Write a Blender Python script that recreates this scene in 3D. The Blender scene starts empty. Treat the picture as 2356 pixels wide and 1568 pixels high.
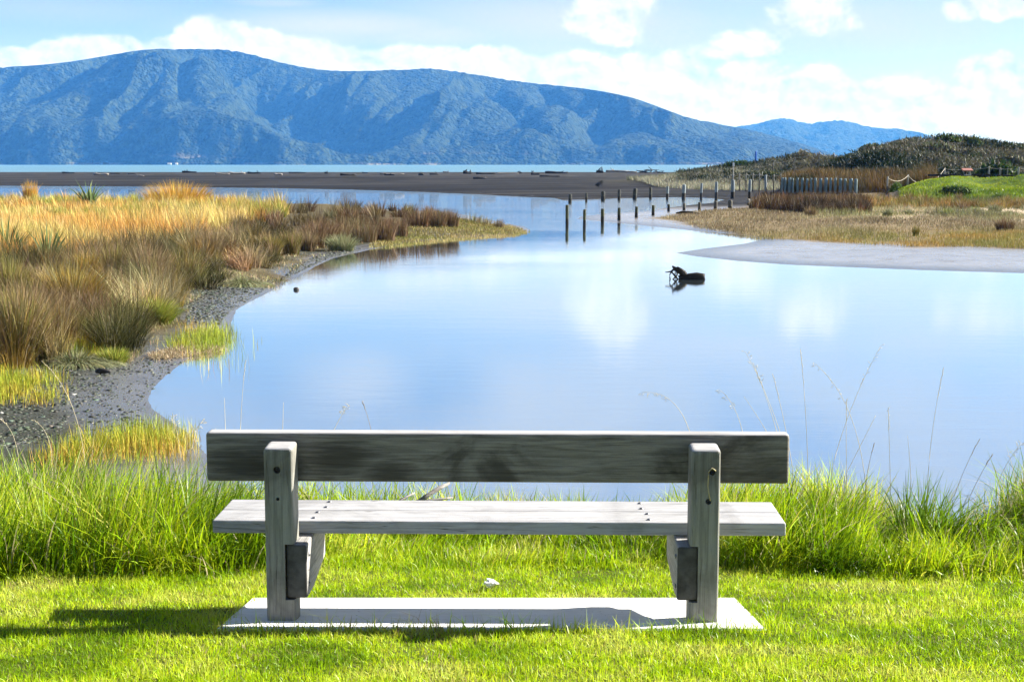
import bpy, bmesh, math, random
import numpy as np
from mathutils import Vector, Matrix

S = bpy.context.scene
COL = S.collection
R = math.radians
rng = np.random.default_rng(7)
random.seed(7)

# ------------------------------------------------------------------ camera
CZ, PITCH = 3.05, R(7.085)
cam = bpy.data.objects.new('camera', bpy.data.cameras.new('camera'))
COL.objects.link(cam)
cam.location = (0, 0, CZ)
cam.rotation_euler = (R(90) - PITCH, 0, 0)
cam.data.lens = 50.0
cam.data.sensor_width = 36.0
cam.data.clip_start = 0.05
cam.data.clip_end = 60000
S.camera = cam

# ------------------------------------------------------------------ light
KX, KY = 1.74, 0.60                       # shadow run per metre of height, to the left and towards the viewer
sun_dir = Vector((KX, KY, 1)).normalized()
SUN_EL = math.asin(sun_dir.z)
sun = bpy.data.objects.new('sun', bpy.data.lights.new('sun', 'SUN'))
COL.objects.link(sun)
sun.data.energy = 5.0
sun.data.angle = R(0.5)
sun.data.color = (1.0, 0.97, 0.93)
sun.rotation_euler = sun_dir.to_track_quat('Z', 'Y').to_euler()
S.view_settings.view_transform = 'Standard'
S.view_settings.look = 'None'
S.view_settings.gamma = 1.0
S.view_settings.exposure = 1.95
S.cycles.max_bounces = 6
S.cycles.transparent_max_bounces = 8
S.cycles.volume_bounces = 0
S.cycles.use_denoising = True
S.cycles.use_adaptive_sampling = False
S.cycles.sample_clamp_indirect = 6.0
SKY_STRENGTH = 0.05


# ------------------------------------------------------------------ node helpers
class NT:
    def __init__(s, tree):
        s.t = tree; s.n = tree.nodes; s.l = tree.links
    def new(s, typ, **kw):
        n = s.n.new(typ)
        for k, v in kw.items(): setattr(n, k, v)
        return n
    def put(s, sock, v):
        if isinstance(v, bpy.types.NodeSocket): s.l.new(v, sock)
        elif v is not None: sock.default_value = v
    def math(s, op, a, b=None, c=None, clamp=False):
        n = s.new('ShaderNodeMath', operation=op, use_clamp=clamp)
        s.put(n.inputs[0], a); s.put(n.inputs[1], b)
        if c is not None: s.put(n.inputs[2], c)
        return n.outputs[0]
    def vmath(s, op, a, b=None):
        n = s.new('ShaderNodeVectorMath', operation=op)
        s.put(n.inputs[0], a)
        if b is not None: s.put(n.inputs[1], b)
        return n.outputs['Value'] if op in ('LENGTH', 'DOT_PRODUCT', 'DISTANCE') else n.outputs[0]
    def noise(s, vec, scale, detail=4, rough=.55, dist=0.0, dims='3D'):
        n = s.new('ShaderNodeTexNoise', noise_dimensions=dims)
        s.put(n.inputs['Vector'], vec); n.inputs['Scale'].default_value = scale
        n.inputs['Detail'].default_value = detail; n.inputs['Roughness'].default_value = rough
        n.inputs['Distortion'].default_value = dist
        return n.outputs['Fac']
    def ss(s, x, a, b):
        n = s.new('ShaderNodeMapRange', interpolation_type='SMOOTHSTEP')
        s.put(n.inputs[0], x); n.inputs[1].default_value = a; n.inputs[2].default_value = b
        return n.outputs[0]
    def mix(s, fac, a, b, blend='MIX'):
        n = s.new('ShaderNodeMix', data_type='RGBA', blend_type=blend)
        s.put(n.inputs[0], fac); s.put(n.inputs[6], a); s.put(n.inputs[7], b)
        return n.outputs[2]
    def bump(s, h, strength, dist=.01):
        n = s.new('ShaderNodeBump'); s.put(n.inputs['Height'], h)
        n.inputs['Strength'].default_value = strength; n.inputs['Distance'].default_value = dist
        return n.outputs[0]
    def mapping(s, vec, scale=(1, 1, 1), loc=(0, 0, 0)):
        n = s.new('ShaderNodeMapping'); s.put(n.inputs[0], vec)
        n.inputs['Scale'].default_value = scale; n.inputs['Location'].default_value = loc
        return n.outputs[0]

def c4(c): return (c[0], c[1], c[2], 1.0)

def material(name):
    m = bpy.data.materials.new(name); m.use_nodes = True
    nt = NT(m.node_tree); bs = m.node_tree.nodes['Principled BSDF']
    return m, nt, bs


# ------------------------------------------------------------------ picture point -> place (measured from the photograph, 2356 px wide)
F, UC, VC = 3272.6, 1178.0, 784.0
def ray(u, v):
    a = (u - UC) / F; b = -(v - VC) / F
    return a, math.cos(PITCH) + b * math.sin(PITCH), -math.sin(PITCH) + b * math.cos(PITCH)
def onz(u, v, z=0.0):
    d = ray(u, v); t = (z - CZ) / d[2]
    return (d[0] * t, d[1] * t, z)
def ony(u, v, y):
    d = ray(u, v); t = y / d[1]
    return (d[0] * t, y, CZ + d[2] * t)

# ------------------------------------------------------------------ sky: daylight sky with clouds built up from soft masses of noise
def build_world():
    w = bpy.data.worlds.new('World'); S.world = w; w.use_nodes = True
    nt = NT(w.node_tree); nt.n.clear()
    out = nt.new('ShaderNodeOutputWorld')
    sky = nt.new('ShaderNodeTexSky', sky_type='NISHITA')
    sky.sun_disc = False
    sky.sun_elevation = SUN_EL
    sky.sun_rotation = math.atan2(sun_dir.x, sun_dir.y)
    sky.air_density = 0.60; sky.dust_density = 0.25; sky.ozone_density = 3.0
    bg = nt.new('ShaderNodeBackground'); bg.inputs[1].default_value = SKY_STRENGTH
    nt.put(bg.inputs[0], nt.mix(1.0, sky.outputs[0], (.97, .86, .80, 1), 'MULTIPLY'))
    tc = nt.new('ShaderNodeTexCoord')
    sep = nt.new('ShaderNodeSeparateXYZ'); nt.l.new(tc.outputs['Generated'], sep.inputs[0])
    az = nt.math('ARCTAN2', sep.outputs[0], sep.outputs[1])
    el = nt.math('ARCSINE', sep.outputs[2])
    comb = nt.new('ShaderNodeCombineXYZ'); nt.put(comb.inputs[0], az); nt.put(comb.inputs[1], el)
    p = comb.outputs[0]
    wob = nt.noise(nt.mapping(p, (1, 1.25, 1)), 20, 8, .62, .2)
    wob2 = nt.noise(nt.mapping(p, (1, 1.25, 1), (-.0045, -.0055, 0)), 20, 8, .62, .2)
    big = nt.noise(nt.mapping(p, (1, 2.4, 1), (3.1, 1.7, 0)), 5, 4, .55, .3)
    def blob(u, v, ru, rv, k=1.0):
        d = ray(u, v); a0 = math.atan2(d[0], d[1]); e0 = math.atan2(d[2], math.hypot(d[0], d[1]))
        q = nt.vmath('SUBTRACT', p, (a0, e0, 0))
        q = nt.vmath('MULTIPLY', q, (F / ru, F / rv, 0))
        r = nt.vmath('LENGTH', q)
        return nt.math('MULTIPLY', nt.ss(r, 1.7, 0.0), k)
    cum = None
    for b in CLOUDS:
        x = blob(*b)
        cum = x if cum is None else nt.math('MAXIMUM', cum, x)
    # banks of cloud low along the horizon all the way round
    low = nt.math('MULTIPLY', nt.math('MULTIPLY', nt.ss(el, .075, .03), nt.ss(az, -.04, .06)), .62)
    far = nt.math('MULTIPLY', nt.ss(nt.math('ABSOLUTE', az), .38, .6), nt.ss(big, .47, .62))
    far = nt.math('MULTIPLY', far, nt.ss(el, .75, .02))
    cum = nt.math('MAXIMUM', cum, nt.math('MULTIPLY', far, .8))
    cum = nt.math('MAXIMUM', cum, low)
    dens = nt.math('ADD', cum, nt.math('MULTIPLY', nt.math('SUBTRACT', wob, .5), 1.5))
    mask = nt.ss(dens, .22, .52)
    veil = None
    for b in VEILS:
        x = blob(*b)
        veil = x if veil is None else nt.math('MAXIMUM', veil, x)
    veil = nt.math('MULTIPLY', veil, nt.ss(big, .12, .55))
    thin = nt.math('MAXIMUM', veil, nt.math('MULTIPLY', nt.ss(big, .45, .8), .3))
    thin = nt.math('MAXIMUM', thin, nt.math('MULTIPLY', nt.ss(el, .10, .0), .7))
    high = nt.math('MULTIPLY', nt.ss(el, .10, .16), nt.ss(el, .55, .3))
    thin = nt.math('MAXIMUM', thin, nt.math('MULTIPLY', nt.math('MULTIPLY', high, nt.ss(big, .30, .62)), .7))
    lit = nt.math('SUBTRACT', wob, wob2)
    lit = nt.math('ADD', nt.math('MULTIPLY', lit, 4.2), .56, clamp=True)
    ccol = nt.mix(lit, (.56, .65, .78, 1), (1.0, 1.0, 1.0, 1))
    cb = nt.new('ShaderNodeBackground'); nt.put(cb.inputs[0], ccol); cb.inputs[1].default_value = .30
    tb = nt.new('ShaderNodeBackground'); tb.inputs[0].default_value = (.88, .925, 1.0, 1); tb.inputs[1].default_value = .215
    m1 = nt.new('ShaderNodeMixShader'); nt.put(m1.inputs[0], thin)
    nt.l.new(bg.outputs[0], m1.inputs[1]); nt.l.new(tb.outputs[0], m1.inputs[2])
    m2 = nt.new('ShaderNodeMixShader'); nt.put(m2.inputs[0], mask)
    nt.l.new(m1.outputs[0], m2.inputs[1]); nt.l.new(cb.outputs[0], m2.inputs[2])
    nt.l.new(m2.outputs[0], out.inputs[0])
CLOUDS = [
    (20, 128, 60, 22, .9), (120, 120, 60, 26, .8), (235, 112, 95, 34, 1), (60, 150, 120, 30, .8), (330, 130, 80, 26, .8),
    (500, 85, 100, 42, 1), (560, 100, 110, 40, 1), (650, 125, 120, 40, 1), (760, 145, 130, 38, 1), (930, 145, 120, 40, 1), (1020, 145, 90, 36, .95), (1120, 150, 110, 40, 1), (420, 110, 90, 34, .9),
    (1250, 165, 120, 40, 1), (1330, 165, 110, 46, 1.1), (1440, 180, 100, 50, 1.1), (1560, 190, 120, 60, 1.15), (1690, 205, 140, 62, 1.15),
    (1830, 222, 160, 62, 1.15), (1990, 240, 170, 58, 1.1), (2150, 260, 170, 58, 1.1), (2300, 275, 170, 62, 1.1), (2290, 165, 85, 42, .95),
    (1400, 25, 95, 55, .95), (1330, 50, 50, 30, .7), (1420, 80, 80, 30, .65), (1860, 30, 80, 55, .9), (1910, 60, 85, 30, .65),
    (1700, 105, 85, 34, .7), (1640, 125, 90, 25, .6), (2280, 15, 110, 28, .7),
]
VEILS = [
    (800, 60, 320, 34, 1.0), (1000, 80, 220, 34, .9), (700, 85, 200, 30, .8), (1500, 90, 260, 60, .8), (1900, 90, 260, 60, .7),
    (100, 20, 300, 30, .3), (800, -140, 150, 70, 1.0), (1500, -60, 260, 80, .7), (2150, -30, 260, 70, .7), (1280, 110, 200, 40, .7), (2150, 200, 320, 70, .8), (640, 8, 90, 10, .6), (1350, 50, 420, 70, .95), (2000, 60, 360, 80, .85), (1700, -30, 420, 90, .8),
]
build_world()


# ------------------------------------------------------------------ object helpers
def tag(o, label=None, cat=None, group=None, kind=None):
    if label: o['label'] = label
    if cat: o['category'] = cat
    if group: o['group'] = group
    if kind: o['kind'] = kind
    return o
def link(name, me, mat=None, parent=None):
    o = bpy.data.objects.new(name, me); COL.objects.link(o)
    if mat is not None:
        me.materials.clear(); me.materials.append(mat)
    if parent is not None: o.parent = parent
    return o
def empty(name, loc, rz=0.0):
    o = bpy.data.objects.new(name, None); COL.objects.link(o)
    o.location = loc; o.rotation_euler = (0, 0, rz); o.empty_display_size = .1
    return o
def bm_obj(name, bm, mat=None, parent=None, smooth=True):
    me = bpy.data.meshes.new(name); bm.normal_update(); bm.to_mesh(me); bm.free()
    if smooth: me.polygons.foreach_set('use_smooth', [True] * len(me.polygons))
    return link(name, me, mat, parent)
def mesh_np(name, V, loops, sizes, mat=None, col=None, smooth=False, parent=None):
    me = bpy.data.meshes.new(name)
    me.vertices.add(len(V)); me.vertices.foreach_set('co', np.ascontiguousarray(V, np.float32).ravel())
    loops = np.asarray(loops, np.int32); sizes = np.asarray(sizes, np.int32)
    me.loops.add(len(loops)); me.loops.foreach_set('vertex_index', loops)
    me.polygons.add(len(sizes))
    st = np.zeros(len(sizes), np.int32); st[1:] = np.cumsum(sizes)[:-1]
    me.polygons.foreach_set('loop_start', st)
    if smooth: me.polygons.foreach_set('use_smooth', np.ones(len(sizes), bool))
    if col is not None:
        a = me.color_attributes.new('Col', 'FLOAT_COLOR', 'POINT')
        c = np.ones((len(V), 4), np.float32); c[:, :col.shape[1]] = col
        a.data.foreach_set('color', c.ravel())
    me.update(calc_edges=True)
    return link(name, me, mat, parent)

# smooth value noise for shaping the land and the plants
def _h(ix, iy, seed):
    n = (ix.astype(np.int64) * 374761393 + iy.astype(np.int64) * 668265263 + seed * 1274126177) & 0xffffffff
    n = ((n ^ (n >> 13)) * 1274126177) & 0xffffffff
    return ((n ^ (n >> 16)) & 0xffff) / 65535.0
def vnoise(x, y, seed=0):
    x = np.asarray(x, float); y = np.asarray(y, float)
    ix = np.floor(x); iy = np.floor(y); fx = x - ix; fy = y - iy
    fx = fx * fx * fx * (fx * (fx * 6 - 15) + 10); fy = fy * fy * fy * (fy * (fy * 6 - 15) + 10)
    a = _h(ix, iy, seed); b = _h(ix + 1, iy, seed); c = _h(ix, iy + 1, seed); d = _h(ix + 1, iy + 1, seed)
    return (a * (1 - fx) + b * fx) * (1 - fy) + (c * (1 - fx) + d * fx) * fy
def fbm(x, y, seed=0, oct=4, gain=.5):
    s = 0; a = 1; t = 0
    for k in range(oct):
        s = s + a * vnoise(x * 2 ** k, y * 2 ** k, seed + k * 17); t += a; a *= gain
    return s / t
def sstep(x, a, b):
    t = np.clip((x - a) / (b - a), 0, 1); return t * t * (3 - 2 * t)

def seg_dist(px, py, poly, closed=True):
    P = np.asarray(poly, float)[:, :2]; Q = np.roll(P, -1, 0)
    if not closed: P, Q = P[:-1], Q[:-1]
    best = np.full(px.shape, 1e18); ins = np.zeros(px.shape, bool)
    for (ax, ay), (bx, by) in zip(P, Q):
        dx, dy = bx - ax, by - ay; L = dx * dx + dy * dy + 1e-12
        t = np.clip(((px - ax) * dx + (py - ay) * dy) / L, 0, 1)
        best = np.minimum(best, (px - ax - t * dx) ** 2 + (py - ay - t * dy) ** 2)
        c = ((ay > py) != (by > py)) & (px < (bx - ax) * (py - ay) / (by - ay + 1e-15) + ax)
        ins ^= c
    return np.sqrt(best), ins
def sdist(px, py, poly):
    d, i = seg_dist(px, py, poly); return np.where(i, d, -d)

# ------------------------------------------------------------------ the lie of the land
def s2d(L): return [(a / 1.0866, b / 1.0866) for a, b in L]
shore_left = [(432, 992), (392, 968), (352, 940), (342, 918), (352, 893), (378, 868), (428, 828), (470, 808), (522, 796), (536, 772), (533, 742), (545, 712),
              (572, 696), (622, 671), (655, 650), (688, 637), (728, 612), (768, 594), (850, 575), (950, 558), (1080, 546), (1180, 541), (1222, 529),
              (1206, 521), (1165, 513)]
spit_shore = [(-700, 424), (0, 427), (300, 429), (600, 432.5), (800, 436), (930, 440), (1100, 447), (1210, 453)] + s2d(
    [(1385, 494), (1410, 500), (1520, 497), (1560, 495), (1620, 494), (1700, 492.5), (1780, 495), (1815, 499)])
right_shore = s2d([(1790, 506), (1720, 513), (1655, 521), (1600, 529), (1520, 533), (1455, 540), (1440, 547), (1500, 553), (1580, 561), (1700, 573), (1800, 583),
               (1875, 589), (1907, 598), (1860, 609), (1760, 621), (1688, 632), (1740, 641), (1840, 652), (1960, 661), (2100, 667),
               (2300, 675), (2560, 683), (2800, 692)])
LAGOON = [(60, 12.5), (30, 11.6), (6, 11.0), (2.5, 10.9), (0, 10.9), (-1.0, 11.4), (-2.2, 12.6), (-3.0, 14.2)]
LAGOON += [onz(*q)[:2] for q in shore_left]
LAGOON += [(-4, 92), (-14, 104), (-40, 122), (-75, 138), (-130, 150)]
LAGOON += [onz(*q)[:2] for q in spit_shore] + [onz(*q)[:2] for q in right_shore]
LAGOON += [(40, 33), (60, 24)]
GRASS_R = [onz(u, v, .12)[:2] for u, v in [(1508, 500), (1560, 507), (1600, 521), (1700, 534), (1760, 546), (1850, 549), (2000, 561), (2100, 568), (2230, 569), (2356, 574), (2600, 580)]] \
    + [(75, 60), (75, 125), (40, 125)] + [onz(u, v, .12)[:2] for u, v in [(1990, 452), (1760, 462), (1690, 478), (1600, 484)]]
MARSH_L = [onz(u, v, .1)[:2] for u, v in [(-120, 860), (0, 836), (150, 822), (300, 818), (330, 790), (420, 745), (432, 690), (480, 650), (560, 645), (640, 650), (660, 600), (720, 575), (800, 562), (860, 548), (1000, 541), (1120, 535), (1190, 528), (1150, 516), (1040, 500)]] \
    + [(-10, 94), (-40, 112), (-75, 128), (-120, 130), (-60, 60), (-20, 25)]
SEA_Y = 345.0

def crest(pts, Y):
    P = [ony(u, v, Y) for u, v in pts]
    s = np.array([q[0] / Y for q in P]); z = np.array([q[2] for q in P])
    return s, z
CRESTS = [  # crest line (photograph), distance, reach in front, reach behind, height of the plants taken off
    (*crest([(1380, 409), (1460, 407), (1520, 402), (1570, 393), (1640, 383), (1720, 374), (1800, 368), (1840, 360), (1880, 366), (1940, 370), (2050, 372), (2120, 385)], 185), 185, 16, 40, .35),
    (*crest([(1870, 392), (1910, 372), (1960, 357), (2000, 342), (2050, 330), (2080, 325), (2150, 320), (2200, 319), (2260, 326), (2320, 336), (2380, 341), (2500, 335), (2800, 320)], 160), 160, 20, 50, .5),
    (*crest([(1790, 425), (1830, 412), (1880, 402), (1950, 397), (2050, 396), (2110, 412), (2140, 430)], 135), 135, 8, 25, .6),
    (*crest([(2040, 446), (2080, 430), (2110, 418), (2150, 410), (2190, 406), (2250, 411), (2356, 410), (2500, 408), (2800, 408)], 112), 112, 7, 26, .1),
]
def dune_z(x, y):
    s = x / np.maximum(y, 1.0); z = np.zeros_like(s)
    for (cs, cz, Y, wf, wb, off) in CRESTS:
        h = np.interp(s, cs, np.maximum(cz - off, 0), left=0, right=float(cz[-1]))
        h = h * sstep(s, cs[0] - .012, cs[0])
        dy = y - (Y + 5 * (vnoise(x * .08, y * 0 + Y, 5) - .5))
        f = np.where(dy < 0, np.exp(-(dy / wf) ** 2), np.exp(-(dy / wb) ** 2))
        z = np.maximum(z, h * f)
    mound = (s > .262) & (y > 98) & (y < 114)
    return np.where(mound, z * (1 + .24 * (fbm(x * .30, y * .35, 57, 3) - .5) * 2 * sstep(z, .5, 1.2)), z)
def bank_z(x, y):
    z = .96 - .15 * (y - 6.3)
    z = np.where(y < 4.6, 1.215 + .05 * (4.6 - y), z)
    edge = 9.7 + .4 * sstep(x, -1.6, -2.8) + .35 * (fbm(x * .5, y * 0, 9) - .5) * 2
    zb = .96 - .15 * (edge - 6.3)
    fall = sstep(y, edge, edge + 1.4)
    z = np.where(y > edge, zb * (1 - fall) + (-.12) * fall, z)
    z = z + .06 * (fbm(x * .9, y * .9, 21) - .5) * sstep(y, 7.6, 8.6) * sstep(y, 10.4, 9.8)
    return z
def land_z(x, y, full=False):
    x = np.asarray(x, float); y = np.asarray(y, float)
    dl = sdist(x, y, LAGOON)                       # > 0 in the water
    d = -dl
    jit = .5 * (fbm(x * .6, y * .6, 3) - .5)
    z = np.where(d > 0, np.minimum(.012 * d + .02 * sstep(d, 0, .6), .12), -np.minimum(.6, .07 * dl))
    ml = sdist(x, y, MARSH_L); gr = sdist(x, y, GRASS_R)
    z = z + (.32 + .25 * (fbm(x * .25, y * .25, 31) - .4)) * sstep(ml + jit, -.2, 3.0) * (d > 0)
    z = z + (.16 + .10 * (fbm(x * .2, y * .2, 33) - .4)) * sstep(gr + jit, -.4, 4.0) * (d > 0)
    sp = sstep(y, 95, 125) * (d > 0) * sstep(ml, -1, -6)
    z = z + sp * (1.05 * sstep(d, 0, 85) + .05 * fbm(x * .07, y * .03, 41))
    z = np.where((d > 0) & (y > 60), np.maximum(z, dune_z(x, y) + (.35 * (fbm(x * .22, y * .22, 43) - .5) + 1.5 * (fbm(x * .075, y * .06, 44, 2) - .5)) * sstep(dune_z(x, y), .8, 2.6) * sstep(y, 124, 138)), z)
    zb = bank_z(x, y)
    z = np.where(y < 14, np.maximum(z, zb), z)
    sea = sstep(y + 4 * (fbm(x * .01, y * 0, 51) - .5), SEA_Y - 12, SEA_Y + 12)
    z = z * (1 - sea) - 1.0 * sea
    if full: return z, d, ml, gr
    return z

# ------------------------------------------------------------------ materials
def blade_material(name, trans=.35, rough=.55, spec=.25):
    m, nt, bs = material(name)
    at = nt.new('ShaderNodeAttribute', attribute_name='Col')
    nt.put(bs.inputs['Base Color'], at.outputs['Color'])
    bs.inputs['Roughness'].default_value = rough
    bs.inputs['Specular IOR Level'].default_value = spec
    tr = nt.new('ShaderNodeBsdfTranslucent'); nt.put(tr.inputs[0], at.outputs['Color'])
    mx = nt.new('ShaderNodeMixShader'); mx.inputs[0].default_value = trans
    nt.l.new(bs.outputs[0], mx.inputs[1]); nt.l.new(tr.outputs[0], mx.inputs[2])
    out = m.node_tree.nodes['Material Output']; nt.l.new(mx.outputs[0], out.inputs[0])
    return m
M_GRASS = blade_material('grass_blades', .45, .4, .22)
M_DRY = blade_material('dry_grass_blades', .14, .75, .12)
M_SCRUB = blade_material('scrub_leaves', .25, .6, .2)

def attr_ground():
    m, nt, bs = material('ground_surface')
    at = nt.new('ShaderNodeAttribute', attribute_name='Col')
    tc = nt.new('ShaderNodeNewGeometry')
    n1 = nt.noise(tc.outputs['Position'], 1.3, 6, .65)
    n2 = nt.noise(tc.outputs['Position'], 22, 5, .7)
    n3 = nt.noise(nt.mapping(tc.outputs['Position'], (.08, .5, 1)), 1.0, 5, .6)
    k = nt.math('ADD', nt.math('MULTIPLY', n1, .9), nt.math('MULTIPLY', n2, .6))
    k = nt.math('ADD', k, nt.math('MULTIPLY', n3, .5))
    k = nt.ss(k, .55, 1.45)
    k = nt.math('ADD', nt.math('MULTIPLY', k, .9), .55)
    cc = nt.new('ShaderNodeVectorMath', operation='SCALE')
    nt.put(cc.inputs[0], at.outputs['Color']); nt.put(cc.inputs['Scale'], k)
    nt.put(bs.inputs['Base Color'], cc.outputs[0])
    wet = at.outputs['Alpha']
    pool = nt.ss(nt.math('ADD', nt.math('MULTIPLY', wet, 1.25), nt.math('MULTIPLY', nt.math('SUBTRACT', n1, .5), 1.1)), .55, .95)
    nt.put(bs.inputs['Roughness'], nt.math('SUBTRACT', .85, nt.math('MULTIPLY', pool, .62)))
    nt.put(bs.inputs['Specular IOR Level'], nt.math('ADD', .04, nt.math('MULTIPLY', pool, .6)))
    h = nt.math('ADD', nt.math('MULTIPLY', n2, .5), n1)
    nt.put(bs.inputs['Normal'], nt.bump(h, .35, .04))
    return m
M_GROUND = attr_ground()

def wood(name, axis, base=(.40, .385, .36), dark=(.19, .175, .155), stain=.5, seed=0.0, ring=1.0, knots=()):
    m, nt, bs = material(name)
    tc = nt.new('ShaderNodeTexCoord')
    sc = [26, 26, 26]; sc[axis] = 1.6
    v = nt.mapping(tc.outputs['Object'], tuple(sc), (seed, seed * 1.7, seed * .3))
    grain = nt.noise(v, 2.2, 8, .65, .6)
    sc2 = [7, 7, 7]; sc2[axis] = .9
    v2 = nt.mapping(tc.outputs['Object'], tuple(sc2), (seed + 4, seed, 2))
    rings = nt.new('ShaderNodeTexWave', wave_type='BANDS', bands_direction='Z' if axis != 2 else 'X')
    nt.put(rings.inputs['Vector'], v2); rings.inputs['Scale'].default_value = 1.4
    rings.inputs['Distortion'].default_value = 6; rings.inputs['Detail'].default_value = 3
    fine = nt.noise(nt.mapping(tc.outputs['Object'], (60, 60, 60)), 3, 4, .6)
    blot = nt.noise(nt.mapping(tc.outputs['Object'], (1.6, 1.6, 2.4), (seed * 2, 1, 0)), 1.5, 5, .6, .8)
    g = nt.math('ADD', nt.math('MULTIPLY', nt.ss(grain, .3, .72), .7), nt.math('MULTIPLY', rings.outputs['Fac'], .22 * ring))
    g = nt.math('ADD', g, nt.math('MULTIPLY', nt.math('SUBTRACT', fine, .5), .35), clamp=True)
    col = nt.mix(g, c4(dark), c4(base))
    st = nt.math('MULTIPLY', nt.ss(blot, .46, .70), stain)
    for kx, ky, kz, kr in knots:
        dd = nt.vmath('LENGTH', nt.vmath('MULTIPLY', nt.vmath('SUBTRACT', tc.outputs['Object'], (kx, ky, kz)), (.8, 1, 1.5)))
        dd = nt.math('ADD', dd, nt.math('MULTIPLY', nt.math('SUBTRACT', grain, .5), kr * .8))
        st = nt.math('MAXIMUM', st, nt.math('MULTIPLY', nt.ss(dd, kr, kr * .15), .85))
    col = nt.mix(st, col, (.045, .039, .031, 1))
    crack = nt.noise(nt.mapping(tc.outputs['Object'], tuple(a * 1.3 if i != axis else .7 for i, a in enumerate(sc)), (seed + 9, 3, 1)), 1.6, 2, .4)
    ck = nt.ss(nt.math('ABSOLUTE', nt.math('SUBTRACT', crack, .5)), .012, .0)
    ck = nt.math('MULTIPLY', ck, nt.ss(blot, .35, .55))
    col = nt.mix(nt.math('MULTIPLY', ck, .7), col, (.035, .03, .026, 1))
    nt.put(bs.inputs['Base Color'], col)
    bs.inputs['Roughness'].default_value = .78
    bs.inputs['Specular IOR Level'].default_value = .25
    hh = nt.math('SUBTRACT', g, nt.math('MULTIPLY', ck, 1.2))
    nt.put(bs.inputs['Normal'], nt.bump(hh, .45, .004))
    return m

def plain(name, col, rough=.7, spec=.3, metal=0, noise=0, scale=8, bump=0):
    m, nt, bs = material(name)
    if noise:
        tc = nt.new('ShaderNodeTexCoord')
        n = nt.noise(tc.outputs['Object'], scale, 6, .65)
        k = nt.ss(n, .25, .75)
        nt.put(bs.inputs['Base Color'], nt.mix(k, c4([a * (1 - noise) for a in col]), c4([min(1, a * (1 + noise * .6)) for a in col])))
        if bump: nt.put(bs.inputs['Normal'], nt.bump(n, bump, .01))
    else: bs.inputs['Base Color'].default_value = c4(col)
    bs.inputs['Roughness'].default_value = rough; bs.inputs['Specular IOR Level'].default_value = spec
    bs.inputs['Metallic'].default_value = metal
    return m

# ------------------------------------------------------------------ ground sheet
def build_ground():
    rows = np.concatenate([np.linspace(-25, 3, 12), np.linspace(3.3, 14, 110), np.exp(np.linspace(math.log(14.15), math.log(420), 420))])
    ss = np.concatenate([np.linspace(-1.6, -.5, 40)[:-1], np.linspace(-.5, .5, 520), np.linspace(.5, 1.6, 40)[1:]])
    Yg, Sg = np.meshgrid(rows, ss, indexing='ij')
    Xg = Sg * np.maximum(Yg, 9.0 + 0 * Yg) * 1.0
    x = Xg.ravel(); y = Yg.ravel()
    z, d, ml, gr = land_z(x, y, True)
    C = np.zeros((len(x), 4)); C[:, :3] = (.10, .095, .09)
    def lay(w, c, wet=None):
        w = np.clip(w, 0, 1)[:, None]
        C[:, :3] = C[:, :3] * (1 - w) + np.array(c) * w
        if wet is not None: C[:, 3:] = C[:, 3:] * (1 - w) + wet * w
    C[:, 3] = .5
    n = fbm(x * .5, y * .5, 61); n2 = fbm(x * .09, y * .05, 63)
    lay(sstep(y, 30, 36) * (x > 4), (.20, .195, .20), .8)                   # pale wet mud flat by the right shore
    lay(sstep(d, 2.2, .3) * (y < 95), (.10, .10, .105), .95)
    lay((x < 1) * (y < 60) * sstep(d, .4, 1.6), (.038, .041, .032), .5)     # gravel on the left
    sp = sstep(y, 92, 112) * sstep(ml, -1, -4)
    lay(sp, (.020, .0205, .0222), .05)
    lay(sp * sstep(d, 9, 1) , (.012, .0125, .015), .5)
    lay(sp * sstep(n2, .45, .6) * sstep(d, 8, 30), (.032, .031, .032), 0); n3 = fbm(x * .03, y * .35, 65); lay(sp * sstep(n3, .55, .68) * .8, (.045, .044, .043), 0); lay(sp * sstep(n3, .42, .32) * .8, (.011, .0115, .013), 0)
    lay(sp * sstep(z, .85, 1.1) * sstep(n, .45, .6), (.05, .05, .05), 0)
    lay(sstep(ml + (n - .5) * 2, -.3, .6), (.085, .07, .04), .1)
    lay(sstep(gr + (n - .5) * 2, -.3, .8), (.17, .13, .075), 0)
    lay(sstep(gr, 5, 9) * sstep(n2, .42, .55), (.40, .32, .23), 0)
    dz = dune_z(x, y)
    lay(sstep(dz, .5, 1.3) * (y > 90) * (d > 0), (.05, .046, .030), 0)
    mow = sstep(y, 103, 106) * sstep(x / y, .268, .276) * sstep(y, 132, 126) * (x / y > .262)
    lay(mow, (.07, .11, .018), 0)
    lay(sstep(x / y, .345, .35) * (np.abs(y - 117 + (x - 40) * .9) < 2.2) * (y > 95) * (y < 125), (.28, .27, .26), 0)
    lay(sstep(y, 12.4, 11.2), (.07, .085, .018), 0)
    V = np.stack([x, y, z], 1)
    nr, nc = Yg.shape
    i = np.arange(nr - 1)[:, None] * nc + np.arange(nc - 1)[None]
    q = np.stack([i, i + 1, i + nc + 1, i + nc], -1).reshape(-1, 4)
    o = mesh_np('ground', V, q.ravel(), np.full(len(q), 4), M_GROUND, C, True)
    tag(o, 'grassy bank, grey mud flats, black sand spit and low dunes around the lagoon', kind='structure')
build_ground()

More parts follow.
